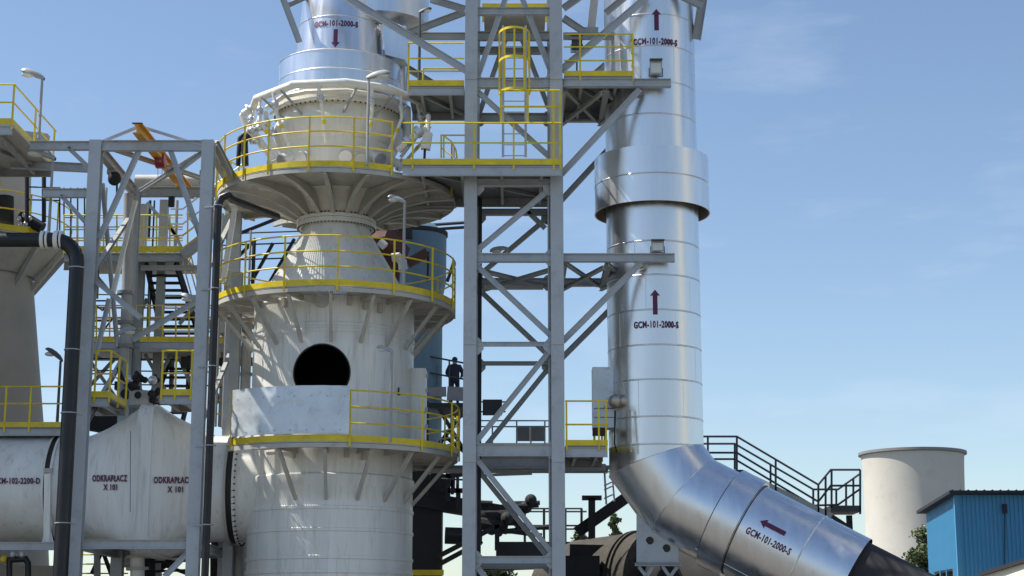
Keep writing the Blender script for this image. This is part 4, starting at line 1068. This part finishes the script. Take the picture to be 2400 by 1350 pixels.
vp = thing('vertical_pipe', 'dull grey riser pipe with clamps left of the white tower', 'pipe', (P(577, 850, 42).x, 42.2, 0))
MB().tube([V((P(578, 850, 42.2).x, 42.2, 0)), P(581, 700, 42.2)], .13, 16).build('pipe', M['under'], vp)
for yy in (735, 785, 880, 960): q = P(578, yy, 42.2); MB().tube([V((P(578, 850, 42.2).x, 42.2, q.z)), V((P(578, 850, 42.2).x, 42.2, q.z + .06))], .17, 16).build('clamp', M['steel2'], vp)
MB().ibeam(P(557, 640, 41.2), V((P(557, 640, 41.2).x, 41.2, 0)), .26, .24, YU).build('post', M['steel2'], vp, 0)
MB().bar(P(550, 490, 40.3), P(523, 660, 40.3), .12, .12).build('strut', M['pipe'], vp, 0)  # brace coloured white as if lit by the sun
vq = thing('vertical_pipe', 'dark grey downpipe entering the top of the separator inside the frame', 'pipe', P(300, 930, 41.6))
MB().tube([P(302, 455, 41.6), P(296, 720, 41.6), P(296, 725, 41.6), P(286, 925, 41.6)], .13, 14).build('pipe', M['steel2'], vq)
for yy in (690, 760, 815): q = P(293, yy, 41.6); MB().tube([q, q + V((0, 0, .08))], .2, 14).build('pipe_flange', M['deck'], vq)
tk = thing('pipe_bridge', 'round topped pipes bundled on the rear beam of the grey steel frame', 'pipework', P(400, 455, LB))
for yy, rr in ((425, .18), (440, .1)): MB().tube([P(318, yy, 45), P(478, yy, 45)], rr, 14).build('pipe', M['under'], tk)
MB().box(P(402, 472, LB), .14, .14, .28).build('hanger', M['dark'], tk, 0)
MB().tube([P(475, 400, LB), P(475, 440, LB)], .08, 8).build('valve', M['dark'], tk)
# lower left corner clutter under the duct
lw = thing('block_wall', 'pale beige wall under the white duct at the lower left corner', 'wall', P(60, 1500, 43))
MB().box(P(20, 1480, 43) , 2.2, .3, 3.2).build('wall_face', M['beige'], lw, 0)
lp = thing('drain_loop', 'black pipe loop with small fittings below the white duct at the lower left', 'pipe', P(40, 1400, 40))
MB().tube([P(22, 1400, 40), P(22, 1312, 40), P(60, 1310, 40), P(66, 1320, 40), P(66, 1400, 40)], .07, 10).build('pipe', M['black'], lp)
for x, y in ((8, 1310), (30, 1300), (52, 1300)): MB().sphere(P(x, y, 39.9), .08).build('valve', M['yellow' if x == 8 else 'galv'], lp)
und = thing('pipe_rack', 'dark rack of posts, braces and yellow rails under the separator', 'pipe rack', P(350, 1500, 44))
for x in (228, 268, 372, 500, 520, 540, 566): MB().bar(P(x, 1285, 43.5), P(x, 1700, 43.5), .14, .14, YU).build('post', M['dark' if x > 480 else 'steel2'], und, 0)
for a, b in (((215, 1345), (240, 1290)), ((240, 1290), (262, 1350)), ((490, 1300), (560, 1350)), ((560, 1290), (500, 1345)), ((345, 1310), (440, 1345)), ((360, 1345), (430, 1300))):
    MB().bar(P(*a, 43.5), P(*b, 43.5), .09, .09).build('brace', M['dark'], und, 0)
for yy in (1300, 1322, 1344): MB().tube([P(190, yy, 45), P(300, yy, 45)], .02, 6).build('handrail', M['yellow'], und)
for yy in (1290, 1318, 1340):
    MB().bar(P(340, yy, 43), P(450, yy - 4, 43), .06, .06).build('beam', M['dark'], und, 0)
for x, y in ((520, 1310), (535, 1335), (556, 1300), (570, 1325), (545, 1280), (395, 1320)): MB().sphere(P(x, y, 42.8), .13).build('valve', M['dark'], und)
MB().box(P(585, 1318, 44.5), .75, .8, 1.6).build('pump_house', M['dark'], und, 0)
MB().bar(P(520, 1262, 44), P(520, 1700, 44), .5, .3, YU0).build('post', M['dark'], und, 0)
MB().box(P(348, 1330, 44.5), .5, .5, .9).build('pump_house', M['dark'], und, 0)

# ------------------------------------------------------------------ lamps
street_lamp('street lamp highest on the left, above the corner platform', (49, 166), (99, 186), (84, 325), 38.4, 'lampgrey')
street_lamp('street lamp tucked under the left corner platform, above the black pipe', (61, 349), (124, 374), (108, 560), 38.2, 'lampgrey')
street_lamp('dark street lamp standing against the sky left of the thick black pipe', (106, 818), (142, 846), (128, 992), 40.6, 'lampdark')
street_lamp('small lamp bolted in the middle of the grey steel frame above the separator', (320, 772), (274, 786), (270, 812), 39.2, 'lampgrey')
street_lamp('lamp head by the slim black pipe on the right column of the grey frame', (424, 692), (468, 712), (466, 740), 38.6, 'lampgrey')
street_lamp('lamp on a pole at the uppermost ring platform rail, in front of the white bowl', (915, 172), (864, 184), (860, 388), 38.05)
street_lamp('lamp on a pole at the middle ring platform, head below the gusset plates', (908, 462), (948, 476), (940, 668), 38.2)
street_lamp('lamp on a pole at the lowest ring platform, right of the round opening', (882, 814), (918, 826), (914, 1036), 38.1)
street_lamp('dark lamp on a thin pole at the landing between inlet duct and lattice tower', (1012, 20), (984, 30), (986, 195), TF + .2, 'lampdark')

# ------------------------------------------------------------------ background plant
bt = thing('storage_tank', 'faded blue upright tank behind the cone of the white tower', 'tank', (P(975, 700, 62).x, 62, 0))
tx = P(972, 650, 62)
MB().lathe([(S(66, 62), 0), (S(66, 62), P(0, 700, 62).z), (S(74, 62), P(0, 660, 62).z), (S(74, 62), P(0, 552, 62).z), (S(70, 62), P(0, 548, 62).z), (S(50, 62), P(0, 530, 62).z), (.2, P(0, 520, 62).z)], (tx.x, 62), 48).build('shell', M['bluetank'], bt)
MB().lathe([(S(75, 62), P(0, 556, 62).z), (S(77, 62), P(0, 554, 62).z), (S(77, 62), P(0, 546, 62).z), (S(70, 62), P(0, 544, 62).z)], (tx.x, 62), 48).build('rim', M['dark'], bt)
for yy in (527, 538): MB().tube([P(1010, yy, 62), P(1100, yy - 6, 62)], .06, 8).build('pipe', M['darkrail'], bt)
MB().box(P(950, 548, 60.5), .5, .3, .35).build('hatch', M['dark'], bt, 0)
rd = thing('rusty_duct', 'rusty red ducting with pale elbow beside the blue tank', 'duct', P(910, 700, 58))
MB().bar(P(880, 545, 57), P(930, 600, 58), 1.0, .5).build('duct_box', M['rust'], rd, 0)
MB().bar(P(915, 545, 58), P(905, 660, 58), .9, .5, YU).build('duct_leg', M['rust'], rd, 0)
MB().tube([P(890, 566, 56), P(903, 578, 56)], .14, 12).tube([P(918, 604, 56.5), P(932, 602, 56.5), P(943, 614, 56.5), P(945, 632, 56.5)], .15, 12).build('elbow', M['under'], rd)
MB().bar(P(955, 618, 57), P(1002, 592, 57), .28, .3).build('chute', M['rust'], rd, 0)
MB().tube([P(1004, 590, 57), P(1002, 660, 57)], .04, 6).tube([P(1063, 615, 57), P(1048, 660, 57)], .06, 6).build('post', M['dark'], rd)
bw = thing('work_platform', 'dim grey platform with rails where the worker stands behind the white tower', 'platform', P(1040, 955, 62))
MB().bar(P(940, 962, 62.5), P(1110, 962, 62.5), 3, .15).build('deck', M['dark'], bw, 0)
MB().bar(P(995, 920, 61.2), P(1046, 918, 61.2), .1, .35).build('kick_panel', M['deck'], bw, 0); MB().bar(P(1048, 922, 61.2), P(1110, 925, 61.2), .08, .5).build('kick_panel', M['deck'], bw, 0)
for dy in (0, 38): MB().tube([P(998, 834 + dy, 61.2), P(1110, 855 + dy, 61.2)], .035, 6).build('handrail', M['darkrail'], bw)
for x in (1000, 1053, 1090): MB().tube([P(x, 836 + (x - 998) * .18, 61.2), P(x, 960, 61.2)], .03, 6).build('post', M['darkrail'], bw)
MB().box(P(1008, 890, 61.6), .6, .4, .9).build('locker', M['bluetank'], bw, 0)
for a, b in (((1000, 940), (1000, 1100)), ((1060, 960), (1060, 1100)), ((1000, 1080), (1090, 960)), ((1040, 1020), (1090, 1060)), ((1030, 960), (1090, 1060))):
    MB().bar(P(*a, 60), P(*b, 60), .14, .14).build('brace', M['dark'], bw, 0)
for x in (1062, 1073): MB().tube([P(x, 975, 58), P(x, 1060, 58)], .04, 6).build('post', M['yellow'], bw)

# worker: one skinned body
def person():
    H = 1.78; f = P(1065, 955, 61.7); z0 = P(1040, 962, 62.5).z + .08
    f.z = z0
    J = {'pel': (0, 0, .95), 'waist': (0, 0, 1.1), 'chest': (0, .0, 1.35), 'neck': (0, -.01, 1.5), 'head': (0, -.03, 1.60), 'top': (0, -.02, 1.74),
         'shL': (-.19, 0, 1.42), 'elL': (-.30, -.02, 1.17), 'haL': (-.20, -.16, .98), 'shR': (.19, 0, 1.42), 'elR': (.30, -.02, 1.17), 'haR': (.20, -.16, .98),
         'hiL': (-.10, 0, .88), 'knL': (-.11, -.02, .50), 'anL': (-.12, .02, .09), 'toL': (-.13, -.15, .04),
         'hiR': (.10, 0, .88), 'knR': (.11, -.02, .50), 'anR': (.12, .02, .09), 'toR': (.13, -.15, .04)}
    E = [('pel', 'waist'), ('waist', 'chest'), ('chest', 'neck'), ('neck', 'head'), ('head', 'top'), ('chest', 'shL'), ('shL', 'elL'), ('elL', 'haL'), ('chest', 'shR'), ('shR', 'elR'), ('elR', 'haR'),
         ('pel', 'hiL'), ('hiL', 'knL'), ('knL', 'anL'), ('anL', 'toL'), ('pel', 'hiR'), ('hiR', 'knR'), ('knR', 'anR'), ('anR', 'toR')]
    RADS = {'pel': .19, 'waist': .185, 'chest': .20, 'neck': .07, 'head': .095, 'top': .08, 'shL': .105, 'shR': .105, 'elL': .075, 'elR': .075, 'haL': .04, 'haR': .04, 'hiL': .105, 'hiR': .105, 'knL': .075, 'knR': .075, 'anL': .055, 'anR': .055, 'toL': .045, 'toR': .045}
    ks = list(J); me = bpy.data.meshes.new('body'); me.from_pydata([J[k] for k in ks], [(ks.index(a), ks.index(b)) for a, b in E], [])
    o = bpy.data.objects.new('body', me); COL.objects.link(o)
    o.modifiers.new('s', 'SKIN'); o.modifiers.new('u', 'SUBSURF').levels = 2
    for i, k in enumerate(ks):
        d = me.skin_vertices[0].data[i]; d.radius = (RADS[k], RADS[k] * (.78 if k in ('pel', 'waist', 'chest') else 1)); d.use_root = (k == 'pel')
    dg = bpy.context.evaluated_depsgraph_get(); dg.update()
    m2 = bpy.data.meshes.new_from_object(o.evaluated_get(dg)); bpy.data.objects.remove(o)
    root = thing('person', 'worker in dark navy clothes standing behind a rail, hands together in front', 'person', f)
    m2.materials.clear(); m2.materials.append(M['cloth']); m2.materials.append(M['skin'])
    for p in m2.polygons:
        c = p.center; p.material_index = 1 if (c.z > 1.52 and c.y < .0 and c.z < 1.68) or (c.z < 1.03 and c.y < -.13 and abs(c.x) > .12) else 0
    m2.shade_smooth()
    b = bpy.data.objects.new('body', m2); COL.objects.link(b); b.parent = root
    hb = MB(); hb.sphere(f + V((0, -.01, 1.69)), .105, .115, .10, 14, 10).build('hair', M['dark'], root, 60)
    root.rotation_euler = (0, 0, R(12))
person()

# dark machinery low between white tower and metal duct
dm = thing('process_skid', 'dark machinery block with pipes right of the white tower foot', 'machinery', P(1010, 1500, 52))
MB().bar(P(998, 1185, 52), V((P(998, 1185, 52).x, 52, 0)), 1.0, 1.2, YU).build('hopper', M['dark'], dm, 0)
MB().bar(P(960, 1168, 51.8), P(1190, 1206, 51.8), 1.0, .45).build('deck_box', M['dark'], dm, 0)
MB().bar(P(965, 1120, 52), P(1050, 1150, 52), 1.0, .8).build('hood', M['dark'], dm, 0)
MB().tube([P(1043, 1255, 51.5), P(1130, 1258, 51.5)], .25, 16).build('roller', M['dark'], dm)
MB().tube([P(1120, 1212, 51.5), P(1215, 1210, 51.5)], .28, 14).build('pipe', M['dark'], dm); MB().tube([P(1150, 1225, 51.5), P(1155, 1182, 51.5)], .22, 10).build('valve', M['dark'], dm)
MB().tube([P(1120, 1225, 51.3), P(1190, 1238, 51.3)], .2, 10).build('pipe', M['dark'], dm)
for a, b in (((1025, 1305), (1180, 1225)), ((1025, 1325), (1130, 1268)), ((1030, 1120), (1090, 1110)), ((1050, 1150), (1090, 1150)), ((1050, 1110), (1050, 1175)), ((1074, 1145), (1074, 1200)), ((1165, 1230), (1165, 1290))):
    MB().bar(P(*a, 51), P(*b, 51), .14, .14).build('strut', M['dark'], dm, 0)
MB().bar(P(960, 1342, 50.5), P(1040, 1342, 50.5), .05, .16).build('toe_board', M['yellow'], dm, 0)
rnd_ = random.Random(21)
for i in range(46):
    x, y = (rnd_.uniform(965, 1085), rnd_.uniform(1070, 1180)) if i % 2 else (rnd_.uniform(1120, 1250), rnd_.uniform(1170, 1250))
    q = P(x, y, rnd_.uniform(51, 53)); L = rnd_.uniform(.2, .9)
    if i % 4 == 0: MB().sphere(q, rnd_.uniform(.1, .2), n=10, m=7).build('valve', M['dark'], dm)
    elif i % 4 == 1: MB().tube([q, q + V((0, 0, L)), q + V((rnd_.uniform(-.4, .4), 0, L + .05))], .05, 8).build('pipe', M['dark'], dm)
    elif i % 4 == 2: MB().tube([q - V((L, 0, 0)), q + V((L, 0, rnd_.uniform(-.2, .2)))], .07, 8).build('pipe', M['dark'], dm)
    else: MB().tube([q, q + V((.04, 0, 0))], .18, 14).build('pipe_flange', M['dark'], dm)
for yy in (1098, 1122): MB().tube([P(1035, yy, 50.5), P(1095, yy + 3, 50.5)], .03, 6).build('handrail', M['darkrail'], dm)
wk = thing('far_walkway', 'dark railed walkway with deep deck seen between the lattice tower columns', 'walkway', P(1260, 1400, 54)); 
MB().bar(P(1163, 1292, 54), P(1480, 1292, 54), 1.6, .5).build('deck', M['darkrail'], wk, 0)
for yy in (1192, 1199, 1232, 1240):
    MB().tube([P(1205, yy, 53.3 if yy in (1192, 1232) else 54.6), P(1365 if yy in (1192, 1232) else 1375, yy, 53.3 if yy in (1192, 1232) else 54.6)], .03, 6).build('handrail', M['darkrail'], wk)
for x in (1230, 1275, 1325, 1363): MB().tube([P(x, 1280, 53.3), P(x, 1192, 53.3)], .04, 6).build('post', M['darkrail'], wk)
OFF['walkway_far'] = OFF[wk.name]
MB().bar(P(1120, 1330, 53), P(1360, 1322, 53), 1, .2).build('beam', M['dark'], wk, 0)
hp_ = thing('steel_post', 'dark steel post with a T head in front of the mossy pipe', 'post', P(1387, 1400, 46))
MB().ibeam(P(1387, 1168, 46), P(1387, 1500, 46), .2, .18, YU).build('stem', M['dark'], hp_, 0); MB().bar(P(1364, 1167, 46), P(1410, 1167, 46), .2, .12).build('head_plate', M['dark'], hp_, 0)
MB().bar(P(1352, 1248, 46.3), P(1470, 1165, 46.3), .3, .3).build('arm', M['dark'], hp_, 0)
MB().bar(P(1335, 1290, 45.0), P(1428, 1292, 45.0), .4, .30).build('dark_block', M['dark'], hp_, 0)
MB().bar(P(1322, 1345, 44.2), P(1405, 1345, 44.2), .4, .9).build('dark_block', M['dark'], hp_, 0)  # dark block added to give the dark shading left of the pipe
mp_ = thing('mossy_pipe', 'large mottled brown pipe with flange rings under the metal duct', 'pipe', P(1420, 1500, 44))
c0 = P(1375, 1384, 46.5); c1 = P(1545, 1368, 44.6)
MB().tube([P(1330, 1400, 47.2), c0, c1], [S(110, 45), S(118, 45), S(122, 44)], 40).build('pipe', M['mossy'], mp_)
for t, rr in ((.74, 139), (.80, 139)):
    q = lerp(c0, c1, t); d = (c1 - c0).normalized(); MB().tube([q, q + d * .06], S(rr - 12, 44), 40).build('flange_ring', M['mossy'], mp_)
MB().tube([c1, P(1790, 1415, 43.4)], S(104, 44), 40).build('dark_filler_pipe', M['dark'], mp_)  # dark mass added to close the bright gap under the duct
lg = thing('access_ladder', 'thin grey ladder rising behind the bend of the metal duct', 'ladder', P(1420, 1190, 43))
MB().tube([P(1416, 1090, 43), P(1421, 1182, 43)], .025, 6).tube([P(1432, 1085, 43.6), P(1440, 1175, 43.6)], .025, 6).build('stile', M['steel2'], lg)
for yy in (1102, 1110, 1138, 1148, 1168): MB().tube([P(1417, yy, 43), P(1436, yy - 9, 43.6)], .02, 6).build('rung', M['steel2'], lg)
st = thing('steel_stair', 'dark railed steel stair running down behind the metal duct to a small landing', 'stair', P(1830, 1300, 46))
YR = 45.0; YR2 = 46.1
def dr(a, b, Y, r=.028): return MB().tube([P(*q, Y) for q in (a, b)] if not isinstance(a[0], tuple) else [P(*q, Y) for q in a], r, 8).build('handrail', M['darkrail'], st)
for dy in (0, 38): dr(((1640, 1023 + dy), (1727, 1023 + dy), (1918, 1136 + dy * 1.05), (1947, 1100 + dy * .8 + 5 if False else 1101 + dy * .98), (2016, 1101 + dy * .98)), None, YR)
for dy in (0, 36): dr(((1640, 1040 + dy), (1722, 1040 + dy), (1906, 1147 + dy * 1.05), (1964, 1147 + dy), (2016, 1110 + dy)), None, YR2)
for x, y0, y1, Y in ((1659, 1023, 1085, YR), (1727, 1023, 1105, YR), (1818, 1077, 1160, YR), (1918, 1136, 1220, YR), (1935, 1116, 1220, YR), (1949, 1101, 1190, YR), (2016, 1101, 1205, YR),
                     (1722, 1040, 1100, YR2), (1806, 1090, 1160, YR2), (1906, 1147, 1200, YR2), (1960, 1147, 1190, YR2), (1983, 1132, 1190, YR2), (2000, 1122, 1190, YR2)):
    MB().bar(P(x, y1, Y), P(x, y0, Y), .05, .05, YU).build('post', M['darkrail'], st, 0)
MB().bar(P(1640, 1110, YR + .5), P(1735, 1110, YR + .5), 1.1, .1).build('landing', M['darkrail'], st, 0)
for Y in (YR, YR2): MB().bar(P(1735, 1110, Y), P(1950, 1215, Y), .05, .24).build('stringer', M['steel2'], st, 0)
for k in range(9): t = (k + .5) / 9; q = lerp(P(1735, 1108, YR), P(1945, 1213, YR), t); MB().bar(q, q + V((0, YR2 - YR, 0)), .26, .04).build('tread', M['darkrail'], st, 0)
a, b = P(1947, 1192, YR), P(2018, 1192, YR)
MB().bar((a.x, YR + .55, a.z), (b.x, YR + .55, b.z), 1.15, .16).build('landing', M['darkrail'], st, 0)
MB().bar(P(1950, 1210, YR), P(1995, 1240, YR), .1, .1).build('brace', M['dark'], st, 0)
MB().bar(P(1990, 1208, YR + .3), V((P(2000, 1208, YR).x, YR + .3, 0)), .14, .14, YU).build('leg', M['dark'], st, 0)
MB().bar(P(1700, 1118, YR + .5), V((P(1700, 1118, YR).x, YR + .5, 0)), .14, .14, YU).build('leg', M['dark'], st, 0)

# ------------------------------------------------------------------ far right: cooling tower, blue building, trees
YC = 600.0
ct = thing('cooling_tower', 'pale concrete cooling tower standing far behind the blue building', 'cooling tower', (P(2141, 1200, YC).x, YC, 0))
cxy = (P(2142, 1150, YC).x, YC)
zt_ = P(2142, 1063, YC).z
b = []
for y, r in ((1072, 115.5), (1090, 114.5), (1120, 113.5), (1160, 112.5), (1200, 112.3), (1250, 113), (1300, 117), (1350, 120.5), (1420, 130)): b.append((S(r, YC), P(2142, y, YC).z))
b.append((S(146, YC), 0)); b.reverse(); b.append((S(116, YC), zt_ - .3))
MB().lathe(b, cxy, 128).build('shell', M['concrete'], ct, 60)
MB().lathe([(S(115.5, YC), zt_ - .9), (S(122, YC), zt_ - .6), (S(122, YC), zt_ + .3), (S(112, YC), zt_ + .3), (S(112, YC), zt_ - 8)], cxy, 128).build('rim', M['deck'], ct, 30)
YB = 60.0
bl = thing('blue_building', 'blue trapezoid sheet building with dark roof edge at the lower right corner', 'building', P(2300, 1500, YB))
c0 = P(2240, 1160, YB); depth = 4.4; ztf = c0.z; ztb = P(2171, 1204, YB + depth).z
def corr(p0, p1, zb, zt0, zt1, pitch=.15, dep=.03):
    d = (p1 - p0); L = d.length; d.normalize(); nrm = V((d.y, -d.x, 0)); n_ = int(L / pitch); vs = []; fs = []; prof = []
    for i in range(n_):
        s = i * pitch; prof += [(s, 0), (s + pitch * .4, 0), (s + pitch * .5, dep), (s + pitch * .9, dep)]
    prof.append((n_ * pitch, 0)); prof.append((L, 0))
    for s, o in prof:
        q = p0 + d * s + nrm * o; zt_l = zt0 + (zt1 - zt0) * s / L
        vs += [V((q.x, q.y, zb)), V((q.x, q.y, zt_l))]
    for i in range(len(prof) - 1): fs.append([2*i, 2*i+2, 2*i+3, 2*i+1])
    return MB().add(vs, fs)
pf = V((c0.x, YB, 0)); pfe = V((c0.x + 14, YB, 0)); pb = V((c0.x, YB + depth, 0))
corr(pf, pfe, 0, ztf, ztf).build('front_wall', M['blue'], bl, 0)
zw = P(2205, 1336, YB + 2).z
y_a, y_b = YB + .9, YB + 3.6
corr(pb, pf, zw, ztb, ztf).build('side_wall', M['blue'], bl, 0)
corr(pb, V((c0.x, y_b, 0)), 0, zw, zw).build('side_wall', M['blue'], bl, 0); corr(V((c0.x, y_a, 0)), pf, 0, zw, zw).build('side_wall', M['blue'], bl, 0)
MB().box((c0.x + .15, (y_a + y_b) / 2, zw - .03), .3, y_b - y_a, .08).build('lintel', M['roof'], bl, 0)
MB().box((c0.x + .4, (y_a + y_b) / 2, zw / 2), .05, y_b - y_a, zw).build('opening', M['rubber'], bl, 0)
for yy in (y_a + .9, y_a + 1.8): MB().box((c0.x + .02, yy, zw / 2), .08, .08, zw).build('mullion', M['blue'], bl, 0)
MB().bar((c0.x - .05, YB - .07, ztf / 2 - .1), (c0.x - .05 + .001, YB - .07, ztf / 2 - .1 + .001), .1, .1)
MB().box((c0.x - .0, YB - .0, ztf / 2), .16, .16, ztf - .02).build('corner_trim', M['blue'], bl, 0)
MB().add([(c0.x - .3, YB - .35, ztf + .02), (c0.x + 14, YB - .35, ztf + .02), (c0.x + 14, YB + depth + .3, ztb + .02), (c0.x - .3, YB + depth + .3, ztb + .02),
          (c0.x - .3, YB - .35, ztf + .13), (c0.x + 14, YB - .35, ztf + .13), (c0.x + 14, YB + depth + .3, ztb + .13), (c0.x - .3, YB + depth + .3, ztb + .13)],
         [[3,2,1,0],[4,5,6,7],[0,1,5,4],[1,2,6,5],[2,3,7,6],[3,0,4,7]]).build('roof', M['roof'], bl, 0)
rg = MB()
for k in range(48): rg.tube([(c0.x - .2 + k * .28, YB - .36, ztf + .13), (c0.x - .2 + k * .28, YB + depth, ztb + .13)], .035, 6)
rg.build('roof_rib', M['roof'], bl)
MB().box(P(2355, 1192, YB - .12), .14, .12, .32).build('wall_lamp', M['roof'], bl, 0)
MB().tube([P(2355, 1200, YB - .08), P(2355, 1330, YB - .08)], .02, 6).build('cable', M['darkrail'], bl)
lt_ = thing('lean_to', 'cream sheet roofed lean-to with dark eaves in front of the blue building', 'lean-to', P(2400, 1500, YB - 4))
a0, a1 = P(2294, 1342, 56), P(2480, 1284, 50.5)
w0, w1 = P(2302, 1350, 56.1), P(2480, 1296, 50.7)
nb_ = V((.55, .83, 0)) * 3
MB().add([a0, a1, a1 + nb_ + V((0, 0, .3)), a0 + nb_ + V((0, 0, .3)), a0 - V((0, 0, .12)), a1 - V((0, 0, .12)), a1 + nb_ + V((0, 0, .15)), a0 + nb_ + V((0, 0, .15))],
         [[0,1,2,3],[4,7,6,5],[0,4,5,1],[1,5,6,2],[2,6,7,3],[3,7,4,0]]).build('eaves', M['roof'], lt_, 0)
wb = [V((w0.x, w0.y, 0)), V((w1.x, w1.y, 0)), w1, w0]; nn_ = V((.55, .83, 0)) * 2.6
MB().add(wb + [q + nn_ for q in wb], [[0,1,2,3],[7,6,5,4],[0,4,5,1],[1,5,6,2],[3,7,4,0]]).build('wall', M['creamwall'], lt_, 0)

def tree(label, x, ytop, Y, w, h_vis, leaf, n=2600, sd=1, group='trees beyond the plant'):
    rnd = random.Random(sd); top = P(x, ytop, Y); root = thing('tree', label, 'tree', (top.x, Y, 0), group)
    W = S(w, Y) / 2; H = top.z; Hc = max(1.5, S(h_vis, Y))
    t = MB(); t.tube([(top.x, Y, 0), (top.x + .05, Y, H * .5), (top.x, Y + .05, H * .93)], [.16, .11, .03], 8)
    cl = []
    for i in range(40):
        a = rnd.uniform(0, 6.28); k = rnd.random() ** .6; zz = H - Hc * rnd.random() ** 1.1
        rr = W * k * (1 - .45 * max(0, (zz - H + Hc * .5) / (Hc * .5)))
        c = V((top.x + rr * math.cos(a), Y + rr * math.sin(a), zz - .25)); cl.append((c, rnd.uniform(.26, .46) * W))
        t.tube([(top.x, Y, max(.3, zz - Hc * .4)), c], [.04, .012], 5)
    cl.append((V((top.x, Y, H - .3 * W)), .3 * W))
    t.build('trunk', M['bark'], root)
    for mi, mk in enumerate(leaf):
        b = MB(); vs = []; fs = []
        for i in range(n // len(leaf)):
            c, r = rnd.choice(cl); 
            while True:
                d = V((rnd.gauss(0, 1), rnd.gauss(0, 1), rnd.gauss(0, .8)))
                if d.length < 2.2: break
            q = c + d * r * .55; s = rnd.uniform(.05, .11) * (1 + W * .12)
            u = V((rnd.gauss(0, 1), rnd.gauss(0, 1), rnd.gauss(0, 1))).normalized(); v = u.cross(V((rnd.gauss(0, 1), rnd.gauss(0, 1), rnd.gauss(0, 1)))).normalized()
            k = len(vs); vs += [q - u * s, q - v * s * .55, q + u * s, q + v * s * .55]; fs.append([k, k+1, k+2, k+3])
        b.add(vs, fs); b.build('crown', M[mk], root, 0)
    return root
tree('bushy green tree beside the blue building below the cooling tower', 2166, 1240, 80, 118, 190, ('leaf', 'leaf2'), 7000, 3)
tree('slender green tree top peeping over the mossy pipe', 1440, 1203, 70, 34, 120, ('leaf', 'leaf2'), 1600, 5)
tree('low leafy treetop left of the dark steel post', 1362, 1235, 70, 50, 120, ('leaf', 'leaf2'), 1800, 8)
tree('sparse leafy shrub top at the foot of the lattice tower', 1165, 1312, 62, 80, 100, ('leaf2', 'leaf'), 1200, 11)

sk = thing('streak_stack', 'tall cream shaft added out of view, mirrored as a warm streak in the metal duct', 'streak_stack', (22.2, 32.6, 0))  # unseen, added for the warm reflected streak on the metal duct
MB().lathe([(2.4, 0), (2.1, 45), (1.9, 45), (1.9, 44)], (22.2, 32.6), 40).build('shaft', M['cream'], sk)

# unseen block added beyond the left edge to shade the separator and white duct
fh = thing('shade_block', 'tall grey sheet clad block added beyond the left edge to shade the separator', 'building', (-18.2, 41.4, 0))
corr(V((-14.2, 38.6, 0)), V((-14.2, 44.2, 0)), 0, 16.2, 16.2).build('side_wall', M['steel2'], fh, 0)
corr(V((-22.2, 38.6, 0)), V((-14.2, 38.6, 0)), 0, 16.2, 16.2).build('front_wall', M['steel2'], fh, 0)
corr(V((-14.2, 44.2, 0)), V((-22.2, 44.2, 0)), 0, 16.2, 16.2).build('back_wall', M['steel2'], fh, 0)
MB().box((-18.2, 41.4, 16.3), 8.3, 5.9, .2).build('roof', M['roof'], fh, 0)
for x in (-20.5, -18.2, -15.9): MB().box((x, 38.53, 12), 1.2, .06, 1.4).build('window', M['rubber'], fh, 0)
